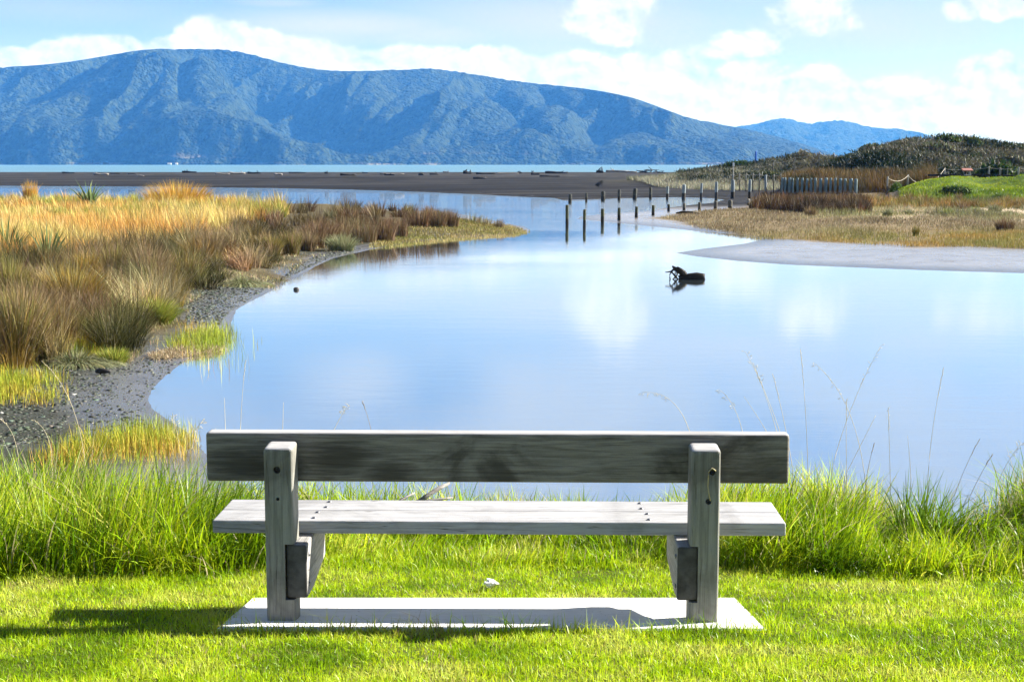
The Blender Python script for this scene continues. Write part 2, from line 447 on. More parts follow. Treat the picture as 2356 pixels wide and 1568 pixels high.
# ------------------------------------------------------------------ water
def water_material():
    m, nt, bs = material('still_water')
    g = nt.new('ShaderNodeNewGeometry')
    a = nt.noise(nt.mapping(g.outputs['Position'], (.5, 1.6, 1)), 1.1, 5, .6, .3)
    b = nt.noise(nt.mapping(g.outputs['Position'], (.9, 3.2, 1), (4, 7, 0)), 3.2, 4, .6)
    patch = nt.noise(nt.mapping(g.outputs['Position'], (.03, .09, 1)), 1.0, 3, .5)
    far = nt.new('ShaderNodeSeparateXYZ'); nt.l.new(g.outputs['Position'], far.inputs[0])
    h = nt.math('ADD', a, nt.math('MULTIPLY', b, .35))
    k = nt.math('ADD', .35, nt.ss(patch, .35, .7))
    k = nt.math('MULTIPLY', k, nt.math('ADD', 1.0, nt.math('MULTIPLY', nt.ss(far.outputs[1], 56, 115), 15.0)))
    h = nt.math('MULTIPLY', h, k)
    nt.put(bs.inputs['Normal'], nt.bump(h, .10, .027))
    bs.inputs['Base Color'].default_value = (.060, .078, .086, 1)
    bs.inputs['Roughness'].default_value = .015
    bs.inputs['IOR'].default_value = 1.34
    bs.inputs['Specular IOR Level'].default_value = .9
    gl = nt.new('ShaderNodeBsdfGlossy'); gl.inputs['Color'].default_value = (.94, .99, 1.0, 1); gl.inputs['Roughness'].default_value = .012
    nt.l.new(bs.inputs['Normal'].links[0].from_socket, gl.inputs['Normal'])
    mx = nt.new('ShaderNodeMixShader'); mx.inputs[0].default_value = .74
    nt.l.new(bs.outputs[0], mx.inputs[1]); nt.l.new(gl.outputs[0], mx.inputs[2])
    nt.l.new(mx.outputs[0], m.node_tree.nodes['Material Output'].inputs[0])
    return m
def sea_material():
    m, nt, bs = material('open_sea')
    g = nt.new('ShaderNodeNewGeometry')
    a = nt.noise(nt.mapping(g.outputs['Position'], (.02, .06, 1)), 1.0, 6, .65)
    nt.put(bs.inputs['Base Color'], nt.mix(nt.ss(a, .35, .65), (.07, .17, .24, 1), (.10, .22, .29, 1)))
    nt.put(bs.inputs['Normal'], nt.bump(a, 1.0, 2.0))
    bs.inputs['Roughness'].default_value = .35
    bs.inputs['IOR'].default_value = 1.33
    return m
def sheet(name, x0, x1, y0, y1, z, mat, nx=2, ny=2):
    xs = np.linspace(x0, x1, nx); ys = np.linspace(y0, y1, ny)
    X, Y = np.meshgrid(xs, ys); V = np.stack([X.ravel(), Y.ravel(), np.full(X.size, z)], 1)
    i = np.arange(ny - 1)[:, None] * nx + np.arange(nx - 1)[None]
    q = np.stack([i, i + 1, i + nx + 1, i + nx], -1).reshape(-1, 4)
    return mesh_np(name, V, q.ravel(), np.full(len(q), 4), mat)
tag(sheet('water', -300, 300, 9.0, 300, 0.0, water_material(), 12, 12), 'calm pale blue lagoon reflecting the bright sky', kind='structure')
tag(sheet('sea', -14000, 14000, 320, 16500, -.05, sea_material(), 12, 12), 'turquoise strip of open sea before the island', kind='structure')

# ------------------------------------------------------------------ island and far hills
def hill_material(name, dk, lt, rock):
    m, nt, bs = material(name)
    g = nt.new('ShaderNodeNewGeometry')
    v = nt.mapping(g.outputs['Position'], (.01, .01, .01))
    n = nt.noise(v, 3.0, 8, .75); n2 = nt.noise(v, .7, 4, .6)
    col = nt.mix(nt.ss(n, .38, .62), c4(dk), c4(lt))
    col = nt.mix(nt.math('MULTIPLY', nt.ss(n2, .5, .7), .5), col, (lt[0] * 1.3, lt[1] * 1.2, lt[2], 1))
    sp = nt.new('ShaderNodeSeparateXYZ'); nt.l.new(g.outputs['Position'], sp.inputs[0])
    n3 = nt.noise(nt.mapping(g.outputs['Position'], (.0022, .002, .02), (2, 0, 0)), 1.0, 5, .65)
    low = nt.math('MULTIPLY', nt.ss(sp.outputs[2], 60, 4), nt.ss(n3, .60, .68))
    low = nt.math('MAXIMUM', low, nt.math('MULTIPLY', nt.ss(sp.outputs[2], 11, 4), nt.ss(n3, .5, .58)))
    col = nt.mix(low, col, c4(rock))
    nt.put(bs.inputs['Base Color'], col)
    bs.inputs['Roughness'].default_value = .95; bs.inputs['Specular IOR Level'].default_value = .05
    vo = nt.new('ShaderNodeTexVoronoi'); nt.put(vo.inputs['Vector'], nt.mapping(g.outputs['Position'], (.09, .09, .09))); vo.inputs['Scale'].default_value = 1.0
    vo2 = nt.new('ShaderNodeTexVoronoi'); nt.put(vo2.inputs['Vector'], nt.mapping(g.outputs['Position'], (.038, .038, .038))); vo2.inputs['Scale'].default_value = 1.0
    hh = nt.math('ADD', nt.math('MULTIPLY', vo.outputs['Distance'], -1.0), nt.math('MULTIPLY', vo2.outputs['Distance'], -1.6))
    hh = nt.math('ADD', hh, nt.math('MULTIPLY', n, .5))
    nt.put(bs.inputs['Normal'], nt.bump(hh, 1.0, 9))
    return m
def build_hills(name, label, prof, Yc, Yr, Yb, mat, ncol, nrow, spur, seed, canopy):
    P = [ony(u, v, Yr) for u, v in prof]
    ps = np.array([q[0] / Yr for q in P]); pz = np.array([max(q[2], 0) for q in P])
    s = np.linspace(ps[0], ps[-1], ncol)
    rr = np.concatenate([np.linspace(0, 1, nrow), np.linspace(1, 1.6, 24)[1:]])
    Rg, Sg = np.meshgrid(rr, s, indexing='ij')
    H = np.interp(Sg, ps, pz)
    Hs = np.zeros_like(H); k = max(3, ncol // 60)
    ker = np.ones(2 * k + 1) / (2 * k + 1)
    h1 = np.interp(s, ps, pz); h1 = np.convolve(np.pad(h1, k, 'edge'), ker, 'valid')
    H = np.tile(h1[None], (len(rr), 1))
    coast = Yc + 260 * (fbm(s * 14, s * 0, seed) - .5)
    Y = np.where(Rg <= 1, coast[None] + (Yr - coast[None]) * Rg, Yr + (Yb - Yr) * (Rg - 1) / .6)
    X = Sg * Y
    up = np.clip(Rg, 0, 1)
    base = np.where(Rg <= 1, .16 * sstep(up, 0, .10) + .84 * up ** 1.05, 1 - ((Rg - 1) / .6) ** 1.3 * 1.05)
    # spurs and gullies running down to the shore
    q = X / 560.0 + .75 * (Y - Yc) / 900.0 + 1.1 * (fbm(X / 900, Y / 900, seed + 3) - .5)
    sp = 1 - np.abs(2 * vnoise(q, q * 0 + .3 * Y / 900, seed + 5) - 1)
    q2 = X / 210.0 - .5 * (Y - Yc) / 420.0 + 1.4 * (fbm(X / 400, Y / 400, seed + 7) - .5)
    sp2 = 1 - np.abs(2 * vnoise(q2, Y / 700, seed + 9) - 1)
    gl = np.abs(2 * vnoise(X / 240.0 + .55 * (Y - Yc) / 500.0 + 1.2 * fbm(X / 600, Y / 600, seed + 21), Y / 1300, seed + 23) - 1)
    gl2 = np.abs(2 * vnoise(X / 95.0 - .4 * (Y - Yc) / 240.0 + fbm(X / 250, Y / 250, seed + 25), Y / 420, seed + 27) - 1)
    sp3 = fbm(X / 120, Y / 150, seed + 11, 5, .55)
    env = np.sin(np.pi * np.clip(up, 0, 1)) ** .7
    z = H * base + spur * (H / 450.0) * env * ((sp - .62) * 1.15 + (sp2 - .6) * .5 + (sp3 - .5) * .16 + (gl - .4) * .34 + (gl2 - .4) * .15)
    z = z + canopy * (fbm(X / 22, Y / 30, seed + 13, 3, .6) - .5) * sstep(z, 3, 30)
    z = np.where(Rg < 1, np.minimum(z, H * Y / Yr + canopy * .4 * vnoise(X / 25, Y / 25, seed)), z)
    z = np.where(Rg == 0, -3, np.maximum(z, -3))
    V = np.stack([X.ravel(), Y.ravel(), z.ravel()], 1)
    nr, nc = Rg.shape
    i = np.arange(nr - 1)[:, None] * nc + np.arange(nc - 1)[None]
    f = np.stack([i, i + 1, i + nc + 1, i + nc], -1).reshape(-1, 4)
    o = mesh_np(name, V, f.ravel(), np.full(len(f), 4), mat, None, True)
    tag(o, label, kind='structure')
    return o
ISLAND = [(-1500, 360), (-1100, 300), (-700, 225), (-400, 190), (-150, 165), (0, 156), (80, 153), (150, 146), (230, 133), (320, 116), (370, 112.5), (440, 115), (500, 111), (560, 119), (640, 144), (720, 159), (790, 166), (870, 164),
          (960, 158), (1000, 157), (1060, 166), (1140, 179), (1200, 189), (1260, 197), (1320, 201), (1400, 214), (1460, 226), (1510, 243), (1545, 263),
          (1600, 276), (1680, 291), (1750, 304), (1830, 326), (1900, 350), (1950, 366), (2000, 376), (2060, 381)]
FARHILL = [(1350, 381), (1500, 335), (1600, 310), (1690, 293), (1740, 286), (1790, 273), (1815, 271), (1850, 284), (1880, 283), (1925, 275), (1960, 281), (2010, 296), (2060, 296),
           (2110, 304), (2180, 322), (2260, 340), (2310, 338), (2340, 331), (2380, 340), (2460, 350), (2600, 362), (2800, 381)]
M_HILL = hill_material('forested_slope', (.004, .009, .006), (.032, .048, .026), (.17, .145, .11))
build_hills('hills', 'long forested island rising blue across the sea', ISLAND, 5150, 6700, 8000, M_HILL, 1500, 330, 235, 101, 10)
build_hills('hills', 'pair of paler hills beyond the end of the island', FARHILL, 9600, 11200, 12500, M_HILL, 500, 120, 150, 151, 22)

# ------------------------------------------------------------------ haze
def build_haze():
    bm = bmesh.new(); bmesh.ops.create_cube(bm, size=1)
    for v in bm.verts: v.co = Vector((v.co.x * 29000, v.co.y * 27500 + 5000, -2.5 if v.co.z < 0 else 640))
    o = bm_obj('haze', bm, None, None, False)
    m = bpy.data.materials.new('hazy_air'); m.use_nodes = True
    t = m.node_tree; t.nodes.clear()
    out = t.nodes.new('ShaderNodeOutputMaterial'); pv = t.nodes.new('ShaderNodeVolumePrincipled')
    pv.inputs['Color'].default_value = HAZE_COL
    pv.inputs['Absorption Color'].default_value = (1, 1, 1, 1)
    pv.inputs['Density'].default_value = HAZE_D
    pv.inputs['Anisotropy'].default_value = 0.0
    t.links.new(pv.outputs[0], out.inputs['Volume'])
    m.volume_intersection_method = 'FAST' if hasattr(m, 'volume_intersection_method') else None
    o.data.materials.append(m)
    tag(o, kind='stuff')
HAZE_D, HAZE_COL = .76e-4, (.075, .33, 1.0, 1)
build_haze()

# ------------------------------------------------------------------ blades
def blades(name, root, h, w, col, lean=.3, curl=1.8, droop=.15, seg=3, mat=M_GRASS, wind=None, face=None, parent=None, ex=None):
    N = len(root); root = np.asarray(root, float)
    h = np.broadcast_to(h, N).astype(float); w = np.broadcast_to(w, N).astype(float)
    ang = rng.uniform(0, 2 * np.pi, N)
    L = np.abs(rng.normal(0, 1, N)) * lean
    dx = np.cos(ang) * L; dy = np.sin(ang) * L
    if wind is not None: dx = dx + wind[0]; dy = dy + wind[1]
    if ex is not None: dx = dx + ex[:, 0]; dy = dy + ex[:, 1]
    fa = rng.uniform(0, np.pi, N) if face is None else face
    # turn most blades roughly broadside to the light and the open
    wx = np.cos(fa); wy = np.sin(fa)
    nv = 2 * seg + 1
    V = np.zeros((N, nv, 3))
    LL = np.hypot(dx, dy)
    for k in range(seg + 1):
        t = k / seg
        c = root + np.stack([h * dx * t ** curl, h * dy * t ** curl, h * (t - droop * LL * t ** 2.4)], 1)
        if k < seg:
            ww = (w * (1 - t ** 1.6) * .5 + w * .08)[:, None] * np.stack([wx, wy, 0 * wx], 1)
            V[:, 2 * k] = c - ww; V[:, 2 * k + 1] = c + ww
        else: V[:, 2 * seg] = c
    tmpl = []
    for k in range(seg - 1): tmpl += [2 * k, 2 * k + 1, 2 * k + 3, 2 * k + 2]
    tmpl += [2 * seg - 2, 2 * seg - 1, 2 * seg]
    tm = np.array(tmpl)
    loops = (np.arange(N)[:, None] * nv + tm[None]).ravel()
    sizes = np.tile(np.array([4] * (seg - 1) + [3]), N)
    col = np.broadcast_to(np.asarray(col, float), (N, 3))
    C = np.repeat(col, nv, 0)
    return mesh_np(name, V.reshape(-1, 3), loops, sizes, mat, C, False, parent)
def pick(N, palette, weights=None, jit=.18, x=None, y=None, sc=None, seed=0, sharp=2.5):
    pal = np.asarray(palette, float)
    if x is not None:
        t = np.clip((fbm(x * sc, y * sc, seed, 4, .6) - .5) * sharp + .5 + rng.normal(0, .18, N), 0, .9999) * (len(pal) - 1)
        i = np.floor(t).astype(int); f = (t - i)[:, None]
        c = pal[i] * (1 - f) + pal[np.minimum(i + 1, len(pal) - 1)] * f
    else:
        c = pal[rng.choice(len(pal), N, p=weights)]
    return np.clip(c * np.exp(rng.normal(0, jit, (N, 1))) * np.exp(rng.normal(0, jit * .35, (N, 3))), 0, .9)
def on_land(x, y): return np.stack([x, y, land_z(x, y) - .01], 1)

SLAB = (-1.32, 1.135, 6.12, 7.01)
def in_slab(x, y, g=0.0): return (x > SLAB[0] + g) & (x < SLAB[1] - g) & (y > SLAB[2] + g) & (y < SLAB[3] - g)

G = [(.14, .24, .003), (.25, .38, .004), (.34, .47, .005), (.40, .51, .010), (.45, .50, .07)]
def build_lawn():
    N = 345000
    y = 4.55 + (8.9 - 4.55) * rng.uniform(0, 1, N) ** 1.2
    x = rng.uniform(-.52, .52, N) * (y + .7)
    keep = ~in_slab(x, y, .01 + .055 * vnoise(x * 7, y * 7, 70) * rng.uniform(0, 1, N)); x, y = x[keep], y[keep]
    edge = 8.4 + .4 * (fbm(x * .6, x * 0, 71) - .5) - .5 * sstep(np.abs(x), .9, 2.2)
    keep = y < edge + .3; x, y, edge = x[keep], y[keep], edge[keep]; N = len(x)
    tuft = fbm(x * 5, y * 5, 73, 3)
    h = (.019 + .028 * tuft) * rng.uniform(.5, 1.6, N)
    near = (np.abs(y - SLAB[2]) < .10) & (x > SLAB[0] - .1) & (x < SLAB[1] + .1)
    h = np.where(near & (rng.uniform(0, 1, N) < .45), h * rng.uniform(1.3, 2.6, N), h)
    h = h * (1 + 1.0 * sstep(y, edge - .6, edge + .1))
    col = pick(N, G, x=x, y=y, sc=2.3, seed=75, jit=.2)
    dry = rng.uniform(0, 1, N) < .035 + .22 * sstep(fbm(x * 1.4, y * 1.4, 77), .64, .74)
    col[dry] = np.array((.34, .27, .12)) * rng.uniform(.6, 1.2, (dry.sum(), 1))
    o = blades('lawn_grass', on_land(x, y), h, .0040 * rng.uniform(.6, 1.4, N), col, .9, 1.6, .3, 2, M_GRASS)
    tag(o, 'short mown bright green lawn grass around the bench', 'grass', kind='stuff')
build_lawn()

def build_bank_grass():
    N = 84000
    y = rng.uniform(7.6, 10.75, N); x = rng.uniform(-.55, .55, N) * (y + .8)
    start = 8.2 + .40 * (fbm(x * .8, x * 0, 81) - .5) - .50 * sstep(np.abs(x), .9, 2.2)
    d = y - start
    keep = rng.uniform(0, 1, N) < sstep(d, -.12, .22); x, y, d = x[keep], y[keep], d[keep]; N = len(x)
    hole = np.hypot((x - 3.22) / .42, (y - 8.95) / .42); keep = (hole > 1) | (rng.uniform(0, 1, N) < .06); x, y, d = x[keep], y[keep], d[keep]; N = len(x)
    clump = fbm(x * 2.2, y * 2.2, 83, 3)
    tallx = .66 + .24 * sstep(x, -.05, -.4) + .34 * sstep(x, -.9, -2.3) + .36 * sstep(x, .9, 1.6) * sstep(x, 3.3, 2.2) + .5 * sstep(x, 3.2, 3.6)
    h = (.16 + .42 * sstep(clump, .3, .72)) * sstep(d, -.25, .45) * tallx * rng.uniform(.5, 1.2, N)
    h = np.maximum(h, .05)
    ca = (fbm(x * 1.7, y * 1.7, 85, 2) - .5) * 9
    ex = np.stack([np.cos(ca), np.sin(ca)], 1) * .30
    col = pick(N, [(.08, .15, .003), (.15, .25, .004), (.25, .36, .005), (.35, .44, .010), (.43, .47, .06)], x=x, y=y, sc=1.6, seed=87, jit=.22)
    dry = rng.uniform(0, 1, N) < .05 + .30 * sstep(d, 1.3, 2.0) * sstep(fbm(x * 1.1, y * 1.1, 89), .45, .65)
    col[dry] = np.array((.42, .36, .20)) * rng.uniform(.6, 1.2, (dry.sum(), 1))
    o = blades('bank_grass', on_land(x, y), h, .0082 * rng.uniform(.45, 1.4, N), col, .55, 1.6, .42, 4, M_GRASS, ex=ex)
    tag(o, 'tall uncut bright green grass along the edge of the bank', 'grass', kind='stuff')
build_bank_grass()

# ------------------------------------------------------------------ small mesh builders
def bev_box(name, size, loc, mat, parent=None, bev=.012, seg=3, taper=None):
    bm = bmesh.new(); bmesh.ops.create_cube(bm, size=1)
    for v in bm.verts: v.co = Vector((v.co.x * size[0], v.co.y * size[1], v.co.z * size[2]))
    if taper: taper(bm)
    bmesh.ops.bevel(bm, geom=list(bm.edges), offset=bev, segments=seg, profile=.6, affect='EDGES')
    o = bm_obj(name, bm, mat, parent); o.location = loc
    o.modifiers.new('even_normals', 'WEIGHTED_NORMAL')
    return o
def bm_tube(bm, pts, rad, n=8, caps=True):
    pts = [Vector(p) for p in pts]; rings = []
    ref = Vector((0, 0, 1))
    for i, p in enumerate(pts):
        t = (pts[min(i + 1, len(pts) - 1)] - pts[max(i - 1, 0)]).normalized()
        u = t.cross(ref)
        if u.length < .1: u = t.cross(Vector((1, 0, 0)))
        u.normalize(); w = t.cross(u).normalized()
        r = rad[i] if hasattr(rad, '__len__') else rad
        rings.append([bm.verts.new(p + u * (r * math.cos(2 * math.pi * k / n)) + w * (r * math.sin(2 * math.pi * k / n))) for k in range(n)])
    for a, b in zip(rings, rings[1:]):
        for k in range(n): bm.faces.new((a[k], a[(k + 1) % n], b[(k + 1) % n], b[k]))
    if caps:
        bm.faces.new(list(reversed(rings[0]))); bm.faces.new(rings[-1])
def rough_up(bm, amt, sc, seed=0):
    co = np.array([v.co[:] for v in bm.verts])
    n = np.stack([fbm(co[:, 0] * sc + co[:, 2] * sc * .7, co[:, 1] * sc + co[:, 2] * sc * 1.3 + k * 19, seed + k, 3) - .5 for k in range(3)], 1)
    for v, d in zip(bm.verts, n): v.co += Vector(d) * amt * 2
def boolean(o, cutters):
    for c in cutters:
        md = o.modifiers.new('cut', 'BOOLEAN'); md.object = c; md.operation = 'DIFFERENCE'; md.solver = 'EXACT'
    bpy.context.view_layer.update()
    dg = bpy.context.evaluated_depsgraph_get()
    me = bpy.data.meshes.new_from_object(o.evaluated_get(dg))
    o.modifiers.clear(); o.data = me
    for c in cutters:
        m = c.data; bpy.data.objects.remove(c); bpy.data.meshes.remove(m)
def cyl_cutter(x, y, z, r, depth, parent):
    bm = bmesh.new(); bmesh.ops.create_cone(bm, cap_ends=True, segments=20, radius1=r, radius2=r, depth=depth,
                                            matrix=Matrix.Translation((x, y, z)) @ Matrix.Rotation(R(90), 4, 'X'))
    return bm_obj('cutter', bm, None, parent)

# ------------------------------------------------------------------ the bench
def build_bench():
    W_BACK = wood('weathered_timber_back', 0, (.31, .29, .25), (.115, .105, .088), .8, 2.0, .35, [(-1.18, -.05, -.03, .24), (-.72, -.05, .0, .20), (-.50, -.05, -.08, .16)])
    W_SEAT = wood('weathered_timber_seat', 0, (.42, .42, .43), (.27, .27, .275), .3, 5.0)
    W_POST = wood('weathered_timber_post', 2, (.31, .305, .27), (.15, .15, .128), .45, 8.0, .6)
    W_BRK = wood('weathered_timber_bracket', 1, (.40, .39, .375), (.20, .195, .185), .3, 11.0, .6)
    W_END = plain('weathered_end_grain', (.075, .072, .068), .85, .15, 0, .5, 14, .5)
    steel = plain('dull_bolt_steel', (.20, .20, .21), .45, .5, .8)
    bx, by = -.075, 6.31
    root = empty('park_bench', (bx, by, .95), -.021)
    tag(root, 'weathered grey timber bench seen from behind, facing the lagoon', 'bench')
    L = lambda X, Y, Z: (X - bx, Y - by, Z - .95)
    # backrest
    W_TOP = wood('sunlit_bleached_top', 0, (.42, .415, .41), (.27, .265, .26), .2, 7.0)  # upward faces: sunlit brightness put into the colour on top of bleaching
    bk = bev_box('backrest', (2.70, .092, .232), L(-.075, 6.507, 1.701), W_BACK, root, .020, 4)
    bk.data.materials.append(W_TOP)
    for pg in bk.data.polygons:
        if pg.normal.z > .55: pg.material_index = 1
    # seat: two boards with a narrow gap
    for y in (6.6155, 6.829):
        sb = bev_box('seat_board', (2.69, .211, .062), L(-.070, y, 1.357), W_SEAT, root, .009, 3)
        for x in (-.86, .70):
            for dy in (-.055, .055):
                bm = bmesh.new(); bmesh.ops.create_uvsphere(bm, u_segments=12, v_segments=8, radius=.011)
                for v in bm.verts: v.co.z *= .55
                b = bm_obj('bolt', bm, steel, sb); b.location = (x + (y - 6.72) * (.12 if x < 0 else -.1), dy, .032)
    def bracket_cut(X0, X1):
        bm = bmesh.new(); bmesh.ops.create_cube(bm, size=1)
        for v in bm.verts:
            v.co = Vector(L((X0 + X1) / 2 + v.co.x * (X1 - X0), 6.39 + v.co.y * .24, 1.197 + v.co.z * .262))
        return bm_obj('cutter', bm, None, root, False)
    def post(xc, holes, notch):
        w, d, z0, z1 = .133, .150, .80, 1.780
        def shape(bm):
            for v in bm.verts:
                if v.co.z > 0 and v.co.y < 0: v.co.z -= .006
        o = bev_box('post', (w, d, z1 - z0), L(xc, 6.385, (z0 + z1) / 2), W_POST, root, .021, 5, shape)
        cs = [bracket_cut(*notch)]
        for (hx, hz, r) in holes:
            c = cyl_cutter(*L(hx, 6.31, hz), r, .09, root); cs.append(c)
        boolean(o, cs)
        o.data.polygons.foreach_set('use_smooth', [False] * len(o.data.polygons))
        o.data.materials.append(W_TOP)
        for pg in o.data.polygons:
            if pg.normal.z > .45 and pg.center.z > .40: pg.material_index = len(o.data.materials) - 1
        return o
    zl = lambda v: ony(1178, v, 6.31)[2]
    xl = lambda u, v: ony(u, v, 6.31)[0]
    pl = post(-1.062, [(xl(635, 1083), zl(1083), .0165), (xl(637, 1150), zl(1150), .008)], (-1.040, -.90))
    pr = post(.875, [(xl(1638, 1084), zl(1084), .014), (xl(1629, 1151), zl(1151), .014)], (.70, .846))
    # cantilevered brackets let into the inner faces of the posts
    for xc, s in ((-.987, 1), (.800, -1)):
        bm = bmesh.new()
        prof = [(6.322, 1.072), (6.322, 1.322), (6.875, 1.324), (6.875, 1.125), (6.50, 1.068)]
        a = [bm.verts.new(L(xc - .047, y, z)) for y, z in prof]; b = [bm.verts.new(L(xc + .047, y, z)) for y, z in prof]
        bm.faces.new(a); bm.faces.new(list(reversed(b)))
        n = len(prof)
        for k in range(n): bm.faces.new((a[k], b[k], b[(k + 1) % n], a[(k + 1) % n]))
        bmesh.ops.recalc_face_normals(bm, faces=bm.faces)
        bmesh.ops.bevel(bm, geom=list(bm.edges), offset=.011, segments=3, profile=.6, affect='EDGES')
        br = bm_obj('bracket', bm, W_BRK, root)
        br.data.materials.append(W_END)
        for pg in br.data.polygons:
            if pg.normal.y < -.6: pg.material_index = 1
        for yy, zz in ((6.375, 1.265), (6.375, 1.125)):
            q = bmesh.new(); bmesh.ops.create_cone(q, cap_ends=True, segments=14, radius1=.011, radius2=.009, depth=.008,
                                                   matrix=Matrix.Translation(L(xc + s * .0495, yy, zz)) @ Matrix.Rotation(R(90), 4, 'Y'))
            bm_obj('bolt', q, steel, br)
    # a length of wire left hanging between two bolt holes on the right post
    bm = bmesh.new()
    pts = [L(xl(1645, 1082), 6.306, zl(1080)), L(xl(1637, 1075), 6.298, zl(1073)), L(xl(1629, 1080), 6.300, zl(1080)), L(xl(1628, 1095), 6.302, zl(1096)), L(xl(1627, 1116), 6.304, zl(1114)),
           L(xl(1630, 1135), 6.303, zl(1136)), L(xl(1633, 1146), 6.304, zl(1148))]
    bm_tube(bm, pts, .0030, 6)
    w = bm_obj('wire', bm, plain('straw_coloured_wire', (.40, .34, .18), .6), root)
    w['label'] = 'thin straw coloured wire looped between two bolt holes'
    # pale splintered wood round the lower bolt hole of the left post
build_bench()

def build_slab():
    m, nt, bs = material('pale_concrete')
    tc = nt.new('ShaderNodeTexCoord')
    n = nt.noise(nt.mapping(tc.outputs['Object'], (3, 9, 3)), 2, 6, .6); f = nt.noise(tc.outputs['Object'], 90, 4, .7)
    sp = nt.noise(tc.outputs['Object'], 38, 2, .5)
    col = nt.mix(nt.ss(n, .3, .7), (.62, .61, .58, 1), (.70, .69, .66, 1))
    col = nt.mix(nt.math('MULTIPLY', nt.ss(sp, .69, .73), .75), col, (.12, .11, .10, 1))
    nt.put(bs.inputs['Base Color'], col); bs.inputs['Roughness'].default_value = .9; bs.inputs['Specular IOR Level'].default_value = .15
    nt.put(bs.inputs['Normal'], nt.bump(f, .25, .003))
    x0, x1, y0, y1 = SLAB
    bm = bmesh.new(); bmesh.ops.create_cube(bm, size=1)
    for v in bm.verts: v.co = Vector((v.co.x * (x1 - x0), v.co.y * (y1 - y0), v.co.z * .10))
    bmesh.ops.bevel(bm, geom=list(bm.edges), offset=.006, segments=2, affect='EDGES')
    o = bm_obj('concrete_pad', bm, m, None, False)
    yc = (y0 + y1) / 2
    o.location = ((x0 + x1) / 2, yc, .96 - .15 * (yc - 6.3) - .038); o.rotation_euler = (-math.atan(.15), 0, 0)
    tag(o, 'pale concrete pad set flush in the lawn under the bench posts', 'concrete pad')
build_slab()

def build_litter():
    x, y, _ = onz(1129, 1350, .83)
    bm = bmesh.new(); bmesh.ops.create_icosphere(bm, subdivisions=3, radius=.036)
    rough_up(bm, .020, 38, 3)
    for v in bm.verts: v.co.z = v.co.z * .55
    o = bm_obj('crumpled_paper', bm, plain('white_tissue', (.75, .75, .74), .8), None, False)
    o.location = (x, y, float(land_z(np.array([x]), np.array([y]))[0]) + .045)
    tag(o, 'small crumpled white tissue lying on the lawn', 'litter')
build_litter()

M_BRANCH = wood('grey_driftwood', 0, (.34, .32, .30), (.13, .12, .11), .4, 3.0)
M_DARKWOOD = plain('wet_dark_driftwood', (.030, .026, .020), .55, .3, 0, .5, 9, .6)
def gz(x, y): return float(land_z(np.array([x]), np.array([y]))[0])
def build_branch():
    Y = 9.35
    P = lambda u, v, y=Y: ony(u, v, y)
    bm = bmesh.new()
    bm_tube(bm, [P(960, 1156, 9.3), P(985, 1138), P(1012, 1122, 9.4), P(1034, 1110, 9.45)], [.020, .017, .014, .009], 8)
    bm_tube(bm, [P(955, 1158, 9.3), P(985, 1151), P(1015, 1148, 9.35), P(1042, 1143, 9.4)], [.013, .012, .010, .006], 8)
    bm_tube(bm, [P(920, 1152, 9.25), P(940, 1140), P(955, 1133, 9.4)], [.010, .008, .005], 6)
    rough_up(bm, .006, 30, 5)
    o = bm_obj('dead_branch', bm, M_BRANCH)
    tag(o, 'bare grey forked branch lying in the grass beyond the seat', 'branch')
build_branch()

